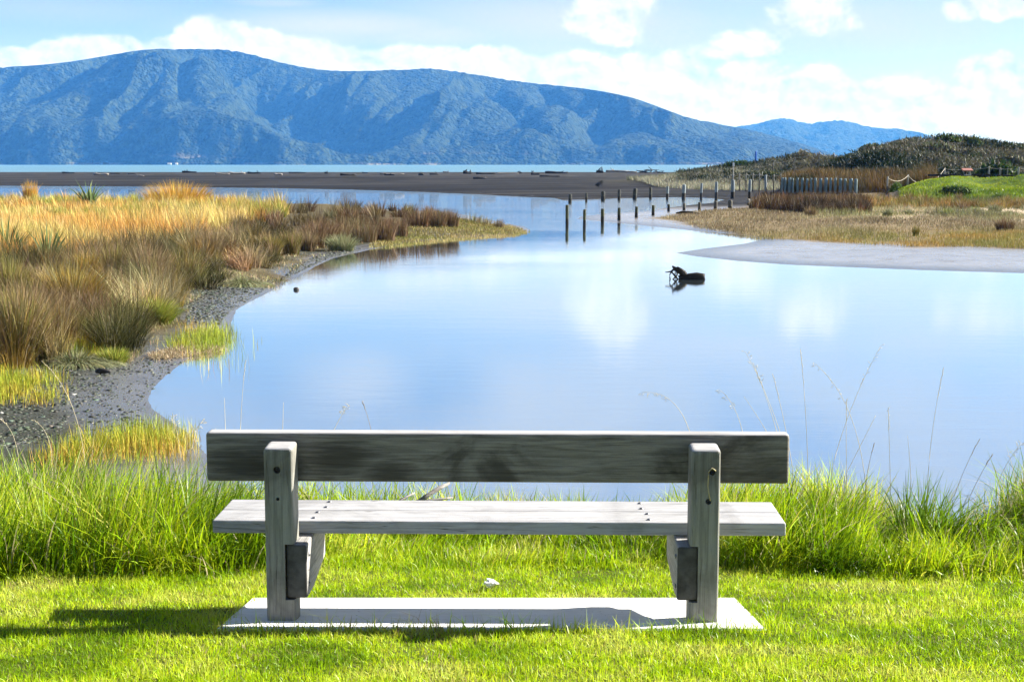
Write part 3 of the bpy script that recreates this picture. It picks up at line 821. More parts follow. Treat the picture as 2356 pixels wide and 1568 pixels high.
# ------------------------------------------------------------------ dry seed stalks standing above the bank grass
def build_stalks():
    m = plain('dry_seed_stalk', (.50, .43, .28), .7, .2)
    mg = plain('brown_seed_stalk', (.26, .20, .12), .7, .2)
    L = [  # base, tip (photograph), bend, head style, depth, label
        ((1859, 1092), (1842, 806), -6, 'spike', 9.2, 'tall upright pale seed stalk nearest the right end of the backrest'),
        ((1993, 1126), (1871, 833), -40, 'droop', 9.2, 'long seed stalk arching left with drooping dark spikelets'),
        ((1914, 1080), (2026, 795), 22, 'loose', 9.3, 'longest stalk leaning right, its loose head highest over the water'),
        ((1948, 1095), (1948, 921), 2, 'spike', 9.2, 'straight stalk with ragged head between the two crossing stalks'),
        ((2135, 1098), (2171, 848), 10, 'spike', 9.4, 'solitary tall stalk leaning slightly right over open water'),
        ((2049, 1118), (2044, 942), 0, 'spike', 9.2, 'upright medium stalk standing alone left of the solitary tall one'),
        ((2192, 1152), (2252, 1013), 8, 'dark', 9.3, 'dark headed stalk leaning right beside the low gap in the bank grass'),
        ((2229, 1148), (2282, 1047), 5, 'dark', 9.3, 'shorter dark headed stalk leaning right just before the low gap'),
        ((2293, 1122), (2350, 1019), 14, 'loose', 9.3, 'stalk with pale nodding head at the far right edge'),
        ((1944, 1095), (2015, 955), 0, 'bare', 9.25, 'bare stalk without a head slanting right across the others'),
        ((1824, 1080), (1779, 863), -6, 'spike', 9.4, 'stalk rising behind the right post with thin feathery head'),
        ((1808, 1040), (1716, 810), -16, 'loose', 9.5, 'tallest of the stalks behind the backrest, dense pale head'),
        ((1800, 1045), (1734, 838), -10, 'spike', 9.45, 'stalk close beside the tallest behind the backrest, slimmer head'),
        ((1716, 1030), (1655, 895), -14, 'droop', 9.5, 'thin stalk left of the right post with hooked drooping head'),
        ((1790, 1040), (1712, 912), -6, 'bare', 9.5, 'short bare stalk slanting left in front of the tall pair'),
        ((1592, 1010), (1478, 902), -26, 'droop', 9.5, 'bowed stalk over the middle of the backrest, head hanging left'),
        ((553, 1000), (565, 830), 4, 'spike', 9.7, 'tall thin stalk above the left half of the backrest'),
        ((519, 1000), (516, 915), 0, 'bare', 9.7, 'short bare stalk just above the left end of the backrest'),
        ((650, 1000), (652, 925), 0, 'bare', 9.7, 'short bare stalk above the left post of the bench'),
        ((764, 1000), (803, 932), 8, 'loose', 9.7, 'brownish nodding stalk leaning right above the backrest'),
        ((856, 1000), (834, 925), -4, 'dark', 9.7, 'brownish stalk leaning left above the backrest'),
        ((197, 1075), (98, 832), -34, 'arch', 9.8, 'large pale stalk arching left over the gravel shore'),
        ((42, 1050), (2, 965), -12, 'arch', 9.8, 'arched pale stalk at the far left edge of the bank'),
        ((118, 1040), (74, 966), -14, 'arch', 9.8, 'small arched pale stalk left of the large arching one'),
        ((415, 1045), (398, 955), -3, 'loose', 9.8, 'slender stalk with white head left of the bench'),
        ((440, 1040), (470, 962), 8, 'droop', 9.8, 'stalk with drooping white head next to the left end of the bench'),
        ((1993, 1105), (2011, 1021), 3, 'dark', 9.2, 'low dark spiked stalk in front of the arching one'),
        ((2096, 1105), (2088, 1002), -2, 'bare', 9.3, 'bare upright stalk between the medium and solitary stalks'),
    ]
    for (b, t, bend, style, Y, lab) in L:
        p0 = Vector(ony(b[0], b[1], Y)); p1 = Vector(ony(t[0], t[1], Y + .05))
        zg = gz(p0.x, p0.y)
        n = 12; pts = []
        side = bend / F * Y
        for k in range(n):
            f = k / (n - 1)
            p = p0.lerp(p1, f)
            p.x -= side * (4 * f * (1 - f)) * .5
            if style in ('droop', 'arch'): p.z += abs(p1.x - p0.x) * .55 * (4 * f * (1 - f)) * .5 + 0
            pts.append(p)
        if p0.z > zg: pts = [Vector((p0.x - (pts[1].x - p0.x) * .4, p0.y, zg - .01))] + pts
        bm = bmesh.new()
        r0 = .0020
        bm_tube(bm, pts, [r0 * (1 - .55 * k / len(pts)) for k in range(len(pts))], 5)
        rnd = random.Random(hash(t[0]) & 999)
        if style != 'bare':
            nh = {'spike': 16, 'droop': 12, 'loose': 14, 'dark': 12, 'arch': 14}[style]
            span = {'spike': .26, 'droop': .42, 'loose': .32, 'dark': .25, 'arch': .25}[style]
            for k in range(nh):
                f = 1 - span * k / nh
                i = f * (len(pts) - 1); a = int(min(i, len(pts) - 2)); p = pts[a].lerp(pts[a + 1], i - a)
                tdir = (pts[a + 1] - pts[a]).normalized()
                out = Vector((rnd.uniform(-1, 1), rnd.uniform(-.6, .6), 0))
                ln = rnd.uniform(.009, .018) * (1.5 if style in ('loose', 'droop') else 1)
                dirv = (tdir * (.9 if style in ('spike', 'dark', 'arch') else .35) + out * (.45 if style in ('spike', 'dark', 'arch') else .9) + Vector((0, 0, -.55 if style == 'droop' else 0))).normalized()
                st = p + dirv * (.012 if style in ('loose', 'droop') else .001)
                if style in ('loose', 'droop'): bm_tube(bm, [p, st], .0007, 4)
                bm_tube(bm, [st, st + dirv * ln * .5, st + dirv * ln], [.0008, .0022, .0005], 5)
        o = bm_obj('seed_stalk', bm, mg if style == 'dark' else m)
        tag(o, lab, 'grass stalk', 'dry seed stalks standing above the bank grass')
build_stalks()

# ------------------------------------------------------------------ left marsh: golden grass, brown rushes, reeds, gravel
def sample(poly, n, jitter_edge=0.0):
    P = np.asarray(poly)[:, :2]
    lo, hi = P.min(0), P.max(0); xs = []; ys = []; got = 0
    while got < n:
        x = rng.uniform(lo[0], hi[0], n * 2); y = rng.uniform(lo[1], hi[1], n * 2)
        _, i = seg_dist(x, y, P)
        xs.append(x[i]); ys.append(y[i]); got += i.sum()
    return np.concatenate(xs)[:n], np.concatenate(ys)[:n]
def sample_px(poly, n, z):
    'points spread evenly in the picture rather than on the ground: the near plants get more blades'
    x, v = sample(poly, n)
    d = [ray(a, b) for a, b in zip(x, v)]; d = np.array(d)
    t = (z - CZ) / d[:, 2]
    return d[:, 0] * t, d[:, 1] * t

def clumps(name, cx, cy, H, Rr, nb, pal, csc, seed, spread, wind=(0, 0), wk=.00026, wmin=.006, jc=.22, mat=None):
    'many separate tufts, each with its own size, lean and colour, so that gaps and shade show between them'
    n = len(cx); cz = land_z(cx, cy)
    cc = pick(n, pal, x=cx, y=cy, sc=csc, seed=seed, jit=jc, sharp=3.4)
    lx = rng.normal(0, .16, n) + wind[0]; ly = rng.normal(0, .12, n) + wind[1]
    N = n * nb; a = rng.uniform(0, 2 * np.pi, N); r = np.sqrt(rng.uniform(0, 1, N))
    rep_ = lambda v: np.repeat(v, nb, 0)
    Rb = rep_(Rr); Hb = rep_(H)
    x = rep_(cx) + np.cos(a) * r * Rb * .34; y = rep_(cy) + np.sin(a) * r * Rb * .30
    h = Hb * (1.05 - .45 * r ** 2) * rng.uniform(.45, 1.1, N)
    broken = rng.uniform(0, 1, N) < .10
    ex = np.stack([np.cos(a) * r * spread + rep_(lx), np.sin(a) * r * spread + rep_(ly)], 1)
    ex[broken] += rng.normal(0, .55, (broken.sum(), 2)); h = np.where(broken, h * .7, h)
    col = rep_(cc) * np.exp(rng.normal(0, .22, (N, 1)))
    dead = rng.uniform(0, 1, N) < .045; col[dead] = np.array((.36, .30, .19)) * rng.uniform(.6, 1.2, (dead.sum(), 1))
    d = np.hypot(x, y)
    return blades(name, np.stack([x, y, rep_(cz) - .03], 1), h, np.maximum(wmin, d * wk) * rng.uniform(.6, 1.3, N), np.clip(col, 0, .9), .14, 1.7, .25, 3, mat or M_DRY, ex=ex)
def build_left_masses():
    gold = [(-160, 660), (0, 640), (200, 610), (360, 575), (470, 545), (570, 525), (650, 505), (660, 488), (560, 474), (440, 468), (200, 464), (0, 462), (-160, 462)]
    x, y = sample_px(gold, 2600, .40)
    k = fbm(x * .16, y * .08, 91)
    o = clumps('golden_grass', x, y, (.48 + 1.0 * k) * rng.uniform(.65, 1.3, len(x)), .75 * rng.uniform(.6, 1.3, len(x)), 46,
               [(.24, .25, .045), (.40, .33, .09), (.56, .43, .17), (.52, .35, .10), (.46, .25, .06)], .16, 93, .35, wind=(-.10, 0), wk=.00026, wmin=.008, jc=.16)
    tag(o, 'swathe of golden dry grass covering the left marsh', 'grass', kind='stuff')
    rush = [(-160, 850), (0, 806), (150, 786), (280, 770), (350, 715), (430, 655), (520, 622), (620, 592), (660, 566), (720, 548), (800, 532), (880, 524), (980, 515), (1048, 506),
            (1040, 494), (900, 488), (760, 486), (660, 488), (650, 505), (570, 525), (470, 545), (360, 575), (200, 610), (0, 640), (-160, 660)]
    x, y = sample_px(rush, 620, .35); f = sstep(y, 42, 58)
    near = f < rng.uniform(.2, .8, len(x))
    H = (.42 + .95 * fbm(x * .3, y * .2, 95)) * rng.uniform(.6, 1.35, len(x)) * (1 - .2 * f)
    o = clumps('rushes', x[near], y[near], H[near], .62 * rng.uniform(.55, 1.4, near.sum()), 150,
               [(.040, .042, .012), (.10, .09, .022), (.20, .155, .075), (.15, .10, .052), (.05, .034, .016), (.18, .115, .022), (.26, .21, .11)], .35, 97, .85, wind=(-.06, -.03), wk=.00024, wmin=.006, jc=.30)
    tag(o, 'tangled bed of brown and olive rushes behind the left shore', 'rushes', kind='stuff')
    o = clumps('dark_rushes', x[~near], y[~near], H[~near], .7 * rng.uniform(.6, 1.3, (~near).sum()), 130,
               [(.11, .085, .035), (.14, .09, .045), (.09, .055, .028), (.19, .13, .07), (.07, .06, .022)], .3, 98, .6, wk=.00026, wmin=.008, jc=.26)
    tag(o, 'darker reddish brown rushes towards the tip of the point', 'rushes', kind='stuff')
    # litter and low growth along the foot of the rushes
    strip = [(-100, 850), (0, 838), (150, 826), (300, 822), (335, 795), (425, 748), (438, 692), (484, 654), (560, 650), (640, 655), (700, 596), (860, 550), (860, 532), (640, 590), (480, 628), (400, 672), (330, 752), (150, 785), (0, 800), (-100, 810)]
    x, y = sample_px(strip, 16000, .12); N = len(x); k = fbm(x * .9, y * .6, 96, 3)
    keep = rng.uniform(0, 1, N) < .15 + .85 * sstep(k, .38, .55); x, y, k = x[keep], y[keep], k[keep]; N = len(x)
    o = blades('shore_litter', on_land(x, y), (.05 + .10 * k) * rng.uniform(.4, 1.6, N), np.maximum(.006, y * .00024) * rng.uniform(.6, 1.4, N),
               pick(N, [(.07, .06, .03), (.17, .16, .05), (.30, .24, .13), (.38, .31, .20), (.20, .20, .05)], x=x, y=y, sc=.7, seed=94, jit=.3), .9, 1.3, .4, 2, M_DRY)
    tag(o, 'dead stalks and low growth along the foot of the rushes', 'litter', kind='stuff')
    # low marsh turf along the foot of the rushes and out to the tip
    turf = [onz(u, v, .1)[:2] for u, v in [(840, 566), (950, 560), (1080, 548), (1180, 542), (1224, 529), (1180, 516), (1060, 512), (960, 528), (860, 548)]]
    x, y = sample(turf, 15000); N = len(x)
    d = sdist(x, y, turf); keep = d > .35 * rng.uniform(0, 1, N); x, y = x[keep], y[keep]; N = len(x)
    col = pick(N, [(.20, .19, .05), (.26, .21, .07), (.32, .25, .10)], x=x, y=y, sc=.5, seed=99)
    o = blades('marsh_turf', on_land(x, y), .10 * rng.uniform(.4, 1.6, N), .02, col, .5, 1.6, .2, 2, M_DRY)
    tag(o, 'low yellow brown marsh turf on the tip of the point', 'grass', kind='stuff')
    # sparse ochre reeds standing in the shallows behind the bank and on the gravel
    px = []
    for poly, n in (([(-80, 960), (0, 935), (120, 925), (138, 880), (100, 850), (0, 838), (-80, 840)], 6500),
                    ([(120, 1040), (330, 985), (420, 1000), (440, 1060), (300, 1060), (100, 1070)], 3600),
                    ([(385, 795), (430, 755), (510, 752), (530, 780), (500, 806), (430, 810)], 2600),
                    ([(480, 800), (530, 770), (600, 775), (590, 820), (470, 850)], 90),
                    ([(90, 815), (160, 770), (260, 780), (305, 820), (220, 825)], 3000)):
        px.append(sample_px(poly, n, .05))
    x = np.concatenate([p[0] for p in px]); y = np.concatenate([p[1] for p in px]); N = len(x)
    z = np.maximum(land_z(x, y), -.1)
    k = sstep(fbm(x * 1.6, y * 1.2, 103), .3, .55); keep = rng.uniform(0, 1, N) < .06 + .94 * k; x, y, z, k = x[keep], y[keep], z[keep], k[keep]; x = x + rng.normal(0, .10, len(x)); y = y + rng.normal(0, .25, len(x)); N = len(x)
    col = pick(N, [(.20, .25, .02), (.30, .32, .03), (.38, .32, .04), (.36, .22, .04)], x=x, y=y, sc=1.0, seed=105, jit=.25)
    o = blades('shallow_reeds', np.stack([x, y, z], 1), (.06 + .13 * k) * rng.uniform(.4, 1.5, N) + np.maximum(0, -z), .0048 * rng.uniform(.7, 1.4, N), col, .26, 1.6, .15, 3, M_DRY)
    tag(o, 'sparse ochre reeds growing out of the mud at the near shore', 'reeds', kind='stuff')
build_left_masses()

def build_gravel():
    A = [(-120, 1050), (0, 1030), (150, 1010), (330, 985), (338, 935), (335, 905), (372, 862), (420, 826), (380, 818), (300, 824), (120, 832), (0, 842), (-120, 850)]
    B = [(425, 745), (430, 680), (470, 655), (560, 645), (650, 640), (680, 605), (760, 575), (840, 566), (830, 572), (760, 590), (690, 622), (620, 655), (565, 690), (530, 712), (500, 745)]
    xs, ys = [], []
    for P, n in ((A, 75000), (B, 42000)):
        a, b = sample_px(P, n, .05); xs.append(a); ys.append(b)
    x = np.concatenate(xs); y = np.concatenate(ys); N = len(x)
    k = fbm(x * .8, y * .5, 107); keep = rng.uniform(0, 1, N) < .35 + .65 * sstep(k, .3, .55)
    dw = -sdist(x, y, LAGOON); keep &= dw > -.3
    x, y = x[keep], y[keep]; N = len(x)
    r = np.exp(rng.normal(0, .45, N)) * .0085 * (1 + y * .02)
    base = np.array([(1, 0, 0), (0, 1, 0), (-1, 0, 0), (0, -1, 0), (0, 0, 1), (.7, .7, .5), (-.7, .7, .45), (-.7, -.7, .5), (.7, -.7, .45)], float)
    fc = np.array([(0, 5, 8), (1, 6, 5), (2, 7, 6), (3, 8, 7), (4, 5, 6), (4, 6, 7), (4, 7, 8), (4, 8, 5), (0, 1, 5), (1, 2, 6), (2, 3, 7), (3, 0, 8)])
    V = base[None] * rng.uniform(.65, 1.3, (N, 9, 1)) * np.stack([r * rng.uniform(.7, 1.4, N), r * rng.uniform(.7, 1.4, N), r * rng.uniform(.35, .8, N)], 1)[:, None]
    V = V + on_land(x, y)[:, None]
    loops = (np.arange(N)[:, None] * 9 + fc.ravel()[None]).ravel()
    col = pick(N, [(.022, .028, .016), (.038, .045, .028), (.06, .066, .048), (.03, .03, .026)], jit=.3)
    wh = rng.uniform(0, 1, N) < .012; col[wh] = np.array((.22, .215, .20)) * rng.uniform(.6, 1.2, (wh.sum(), 1))
    m, nt, bs = material('wet_gravel')
    at = nt.new('ShaderNodeAttribute', attribute_name='Col'); nt.put(bs.inputs['Base Color'], at.outputs['Color']); bs.inputs['Roughness'].default_value = .6; bs.inputs['Specular IOR Level'].default_value = .3
    o = mesh_np('shore_gravel', V.reshape(-1, 3), loops, np.full(N * 12, 3), m, np.repeat(col, 9, 0))
    tag(o, 'dark green grey gravel and shells on the near left shore', 'gravel', kind='stuff')
build_gravel()

def tussock(label, group, u, v, htop, wpx, pal, z=.30, n=700, flop=0.0, spread=.5, name='rush_tussock', cat='tussock', seg=4, bw=.010, wind=(0, 0), zz=None, mat=None, rootw=.30):
    x, y, _ = onz(u, v, z)
    y0 = y
    zg = gz(x, y)
    d = math.hypot(x, y); H = (v - htop) / F * d; Wd = wpx / F * d
    ang = rng.uniform(0, 2 * np.pi, n); rad = np.sqrt(rng.uniform(0, 1, n))
    rx = np.cos(ang) * rad * Wd * rootw; ry = np.sin(ang) * rad * Wd * rootw * .8
    root = np.stack([rx, ry, np.full(n, -.04)], 1)
    h = H * rng.uniform(.55, 1.05, n) * (1 - .25 * rad ** 2)
    ex = np.stack([np.cos(ang) * rad * (spread + .25) * Wd / max(H, .1) * .62 + wind[0], np.sin(ang) * rad * (spread + .25) * Wd / max(H, .1) * .55 + wind[1]], 1)
    col = pick(n, pal, jit=.22)
    o = blades(name, root, h, np.maximum(bw, d * .00026) * rng.uniform(.6, 1.3, n), col, .16, 1.8 if not flop else 1.5, .2 + flop, seg, mat or M_DRY, ex=ex)
    o.location = (x, y, zg)
    tag(o, label, cat, group)
    return o
OL = [(.16, .15, .03), (.22, .19, .04), (.12, .12, .03), (.26, .19, .06)]
GN = [(.20, .24, .03), (.28, .30, .05), (.34, .33, .08), (.16, .19, .03)]
GG = [(.17, .19, .09), (.24, .25, .13), (.30, .29, .17), (.13, .14, .06)]
BR = [(.17, .125, .06), (.22, .16, .085), (.13, .09, .045), (.27, .20, .11)]
RB = [(.13, .075, .04), (.16, .10, .055), (.10, .065, .03), (.19, .13, .07)]
OR = [(.26, .17, .03), (.32, .20, .035), (.20, .16, .03), (.16, .13, .035)]
def c1(a, b): return a * .3522, 349.7 + b * .3522
def build_left_tussocks():
    g = 'tussocks along the left shore'
    def T(lab, cx, cy, top, w, pal, **k):
        u, v = c1(cx, cy); tussock(lab, g, u, v, 349.7 + top * .3522, w * .3522, pal, **k)
    T('bright yellow green tussock standing on the gravel, nearest clump of its colour', 1010, 1090, 880, 330, GN, z=.15, n=1500, spread=.9)
    T('low swept grey green tussock above the strip of near gravel', 520, 1320, 1130, 400, GG, z=.2, n=1300, flop=.5, spread=1.0, wind=(.5, -.2))
    T('yellow green fringe clump at the right of the low swept tussock', 740, 1330, 1180, 230, GN, z=.15, n=700)
    T('grey green tussock flopped over a dark hollow by the water', 1600, 840, 710, 330, GG, z=.15, n=1500, flop=.6, spread=1.0, wind=(.5, -.3))
    T('dark olive rounded tussock at the edge of the mud', 1775, 660, 500, 170, OL, z=.2, n=900)
    T('grey green upright tussock near the middle of the point', 2230, 612, 470, 250, GG, z=.2, n=900)
    T('olive and orange tussock on the left bank above the driftwood hollow', 470, 1050, 690, 420, OR, n=1700, spread=.8)
    T('tall brown olive tussock at the left edge above the reeds', 110, 1280, 700, 400, BR + OL, n=1700, spread=.7)
    T('olive tussock at the far left edge behind the tall brown one', 60, 1060, 690, 300, OL, n=1100)
    T('brown tussock with dark base in the middle of the left bank', 960, 850, 520, 360, BR, n=1300)
    T('brown tussock left of the one with the dark base', 740, 850, 560, 320, BR + OL, n=1200)
    T('olive brown tussock right of the one with the dark base', 1200, 810, 520, 300, OL + BR, n=1100)
    T('brown tussock directly above the flopped grey green clump', 1370, 720, 460, 240, BR, n=900)
    T('narrow brown tussock behind the flopped grey green clump', 1500, 690, 490, 170, BR, n=600)
    T('slim pale brown tussock left of the dark olive rounded one', 1610, 680, 580, 120, BR, n=400)
    T('brown tussock right of the dark olive rounded one', 1900, 625, 420, 170, BR + OL, n=700)
    T('brown tussock between the dark olive and the grey green upright ones', 2010, 600, 420, 150, BR, n=600)
    T('reddish brown tussock behind the grey green upright one', 2120, 575, 350, 200, RB, n=700)
    T('orange tinged tussock at the upper left behind the flax', 560, 880, 640, 240, OR, n=900)
    g2 = 'rush clumps along the point'
    for (u, v, top, w, pal, lab) in [
        (722, 556, 482, 54, RB, 'dark rush clump leftmost on the rim of the point'),
        (775, 548, 476, 60, RB + BR, 'wide brown rush clump second on the rim of the point'),
        (832, 543, 470, 66, BR, 'pale brown rush clump in the middle of the point'),
        (880, 541, 466, 56, RB, 'tall dark rush clump right of the pale brown one'),
        (914, 533, 470, 46, RB, 'dark rush clump behind the tall one'),
        (962, 524, 466, 60, RB, 'dense dark rush clump before the last three'),
        (1002, 523, 468, 52, RB + BR, 'third last dense rush clump towards the tip'),
        (1034, 522, 470, 42, RB, 'last dense rush clump before the turf tip'),
        (1084, 512, 479, 40, GG + BR, 'thin see-through rush clump on the turf tip'),
        (1112, 513, 481, 34, GG + BR, 'thin rush clump beside the see-through one on the tip'),
        (1148, 515, 484, 20, BR, 'small lone rush clump outermost on the tip')]:
        tussock(lab, g2, u, v, top, w, pal, z=.28, n=420 if w > 41 else 130, seg=3, bw=.016, spread=.35, rootw=.5)
build_left_tussocks()

# flax: stiff sword leaves, and the two tall golden grass clumps
def build_flax():
    g = 'flax plants in the golden grass'
    FG = [(.05, .09, .025), (.08, .13, .04), (.13, .18, .06), (.20, .23, .10)]
    def Fx(lab, u, vb, vt, w, n, z=.4, bw=.045):
        bw = bw * 1.7; n = int(n * 1.5)
        return tussock(lab, g, u, vb, vt, w, FG, z=z, n=n, name='flax_plant', cat='flax', bw=bw, spread=.75, rootw=.14, seg=4, mat=M_GRASS)
    Fx('tall flax with stiff sword leaves standing highest in the golden grass', 205, 480, 404, 90, 34, .4, .07)
    Fx('flax at the left edge of the marsh with broad green leaves', 16, 625, 494, 120, 60, .4, .045)
    Fx('grey green flax just right of the one at the left edge', 110, 632, 512, 90, 40, .4, .04)
    Fx('small slender flax below the tall one', 225, 530, 466, 40, 14, .4, .035)
    Fx('small two leaved flax in the centre of the golden grass', 285, 530, 480, 46, 10, .4, .035)
    g = 'tall golden clumps on the marsh skyline'
    GO = [(.48, .30, .05), (.56, .36, .07), (.40, .30, .06), (.50, .26, .05)]
    tussock('tall orange gold grass clump highest on the marsh', g, 410, 484, 408, 120, GO, z=.4, n=2200, name='golden_clump', cat='grass clump', bw=.02, spread=.5, rootw=.5)
    tussock('narrow gold grass clump at the upper left of the marsh', g, 70, 470, 412, 26, GO, z=.4, n=300, name='golden_clump', cat='grass clump', bw=.02, spread=.4, rootw=.5)
    tussock('lower gold grass clump right of the highest one', g, 495, 490, 440, 120, GO, z=.4, n=1500, name='golden_clump', cat='grass clump', bw=.02, spread=.5, rootw=.5)
build_flax()

# ------------------------------------------------------------------ right shore: salt marsh, rush beds, dunes
def scatter(name, label, x, y, h, w, col, lean=.3, seg=2, mat=None, wind=None, curl=1.7, droop=.2, cat='grass', z=None):
    z = land_z(x, y) - .01 if z is None else z
    o = blades(name, np.stack([x, y, z], 1), h, w, col, lean, curl, droop, seg, mat or M_DRY, wind=wind)
    return tag(o, label, cat, kind='stuff')
def by_angle(n, u0, u1, y0, y1, pw=1.0):
    s = (rng.uniform(u0, u1, n) - UC) / F; y = y0 + (y1 - y0) * rng.uniform(0, 1, n) ** pw
    return s * y * 1.0, y
def build_right():
    # salt marsh turf
    N = 60000
    x, y = sample_px([(1505, 500), (1560, 507), (1600, 521), (1700, 533), (1760, 546), (1850, 549), (2000, 561), (2100, 568), (2230, 569), (2480, 574), (2480, 505), (2300, 500), (2100, 505), (1900, 505), (1750, 488), (1640, 482), (1560, 486)], N, .15)
    gr = sdist(x, y, GRASS_R); k = fbm(x * .5, y * .22, 111, 3, .6); k2 = fbm(x * .14, y * .09, 112)
    vv = sstep(y, 52, 66)
    keep = (gr > .3 * rng.uniform(0, 1, len(x))) & (rng.uniform(0, 1, len(x)) < .30 + .7 * np.clip(sstep(k, .35, .55) - .55 * vv * sstep(k2, .4, .55), 0, 1)); x, y, k, vv = x[keep], y[keep], k[keep], vv[keep]; N = len(x)
    ca = pick(N, [(.20, .20, .055), (.28, .26, .07), (.30, .22, .07), (.36, .24, .06)], x=x, y=y, sc=.35, seed=113)
    cb = pick(N, [(.16, .125, .07), (.24, .19, .11), (.33, .28, .16)], x=x, y=y, sc=.3, seed=114)
    col = ca * (1 - vv[:, None]) + cb * vv[:, None]
    scatter('salt_marsh_grass', 'short yellow green salt marsh grass on the right shore', x, y, (.10 + .13 * k) * rng.uniform(.5, 1.3, N), np.maximum(.012, y * .00028) * rng.uniform(.6, 1.2, N), col, .35)
    # straw litter and grey green tufts behind it
    N = 26000
    x, y = sample_px([(1800, 505), (1990, 478), (2110, 468), (2480, 460), (2480, 515), (2200, 512), (2000, 512)], N, .2)
    k = fbm(x * .28, y * .14, 117, 3); keep = rng.uniform(0, 1, N) < .12 + .88 * sstep(k, .42, .58); x, y, k = x[keep], y[keep], k[keep]; N = len(x)
    col = pick(N, [(.40, .35, .22), (.30, .28, .13), (.20, .21, .075), (.16, .15, .09)], x=x, y=y, sc=.25, seed=119, sharp=3)
    scatter('straw_grass', 'bleached straw and grey green tufts on the sandy flat', x, y, (.16 + .30 * sstep(k, .5, .75)) * rng.uniform(.4, 1.2, N), np.maximum(.014, y * .00028) * rng.uniform(.6, 1.3, N), col, .5)
    # dark brown rush bed and the golden rushes to its right
    x, y = by_angle(520, 1728, 1990, 78, 97); s0 = x / y * F + UC
    front = 80 + 7 * sstep(s0, 1850, 1740) + 3 * (fbm(x * .3, x * 0, 121) - .5); keep = y > front; x, y = x[keep], y[keep]; N = len(x)
    o = clumps('rush_bed', x, y, (.85 + .5 * fbm(x * .45, y * .3, 123)) * rng.uniform(.75, 1.15, N), .9 * rng.uniform(.6, 1.4, N), 60,
               [(.030, .022, .011), (.055, .034, .016), (.09, .054, .025), (.14, .085, .035)], .3, 125, .35, jc=.28)
    tag(o, 'dense dark brown rush bed by the right shore', 'rushes', kind='stuff')
    x, y = by_angle(520, 1985, 2480, 88, 101); s0 = x / y * F + UC
    k = fbm(x * .35, y * .2, 127); keep = rng.uniform(0, 1, len(x)) < .35 + .65 * sstep(k, .3, .5); x, y, k = x[keep], y[keep], k[keep]; N = len(x)
    o = clumps('golden_rushes', x, y, (.40 + .75 * k) * rng.uniform(.7, 1.2, N), 1.0 * rng.uniform(.6, 1.4, N), 46,
               [(.13, .13, .04), (.26, .19, .05), (.26, .14, .04), (.18, .14, .07), (.09, .07, .035)], .22, 129, .35, jc=.25)
    tag(o, 'band of golden brown rushes in front of the green mound', 'rushes', kind='stuff')
    # rushes up the slope behind the close-set posts
    N = 30000
    x, y = by_angle(N, 1795, 2150, 122, 150); k = fbm(x * .22, y * .12, 131)
    keep = (dune_z(x, y) > .5) & (y < 146 - 6 * sstep(x / y * F + UC, 1900, 2000)) & (rng.uniform(0, 1, N) < .2 + .8 * sstep(k, .32, .52)); x, y, k = x[keep], y[keep], k[keep]; N = len(x)
    scatter('dune_rushes', 'brown and olive rushes on the slope behind the close-set posts', x, y, (.8 + 1.2 * k) * rng.uniform(.5, 1.1, N), y * .00032 * rng.uniform(.6, 1.3, N), pick(N, [(.025, .034, .012), (.06, .050, .018), (.13, .080, .028), (.18, .105, .030), (.11, .09, .04)], x=x, y=y, sc=.13, seed=133, sharp=3.5), .28, 3, wind=(-.12, 0), cat='rushes')
    # low scrub over the dunes: small leaves in clumps, dark green to grey brown
    NT_, nb = 12000, 22
    x, y = by_angle(NT_, 1560, 2480, 128, 215); dz = dune_z(x, y); k = fbm(x * .10, y * .07, 135)
    keep = (dz > .9) & (rng.uniform(0, 1, NT_) < .35 + .65 * sstep(k, .25, .5)); x, y, dz = x[keep], y[keep], dz[keep]; n = len(x)
    s0 = x / y * F + UC
    ct = pick(n, [(.007, .015, .005), (.013, .025, .007), (.024, .034, .012), (.045, .046, .023), (.085, .082, .050)], x=x, y=y, sc=.11, seed=137, sharp=3.6, jit=.25)
    sc = (.45 + .75 * fbm(x * .2, y * .2, 139)) * rng.uniform(.6, 1.3, n)
    xx = np.repeat(x, nb); yy = np.repeat(y, nb); ss = np.repeat(sc, nb); cc = np.repeat(ct, nb, 0) * rng.uniform(.65, 1.4, (n * nb, 1))
    zz = np.repeat(land_z(x, y), nb) + ss * rng.uniform(-.1, .55, n * nb)
    xx = xx + rng.normal(0, .38, n * nb) * ss; yy = yy + rng.normal(0, .38, n * nb) * ss
    scatter('dune_scrub', 'low dark green and grey scrub covering the dunes', xx, yy, ss * rng.uniform(.18, .48, n * nb), ss * .10 * rng.uniform(.5, 1.3, n * nb), cc, 1.2, 2, M_SCRUB, cat='scrub', z=zz)
    # pale marram at the foot of the dunes
    N = 26000
    x, y = by_angle(N, 1440, 1800, 140, 186); s0 = x / y * F + UC
    k = fbm(x * .15, y * .08, 141); y_lo = np.interp(s0, [1440, 1500, 1560, 1650, 1800], [184, 168, 157, 152, 150]); 
    keep = (y > y_lo) & (rng.uniform(0, 1, N) < .3 + .7 * sstep(k, .3, .5)); x, y, k = x[keep], y[keep], k[keep]; N = len(x)
    scatter('marram_grass', 'pale grey marram grass at the foot of the dunes', x, y, (.3 + .5 * k) * rng.uniform(.5, 1.2, N), y * .00032 * rng.uniform(.6, 1.2, N), pick(N, [(.30, .29, .20), (.24, .235, .15), (.36, .34, .26), (.16, .165, .09)], x=x, y=y, sc=.12, seed=143), .35, 2, wind=(-.15, 0))
    # the green mound and the mown grass behind it
    N = 40000
    x, y = by_angle(N, 2040, 2500, 100, 130); s0 = x / y * F + UC
    keep = s0 > np.interp(y, [100, 106, 112, 118, 130], [2060, 2065, 2060, 2085, 2120]); x, y = x[keep], y[keep]; N = len(x)
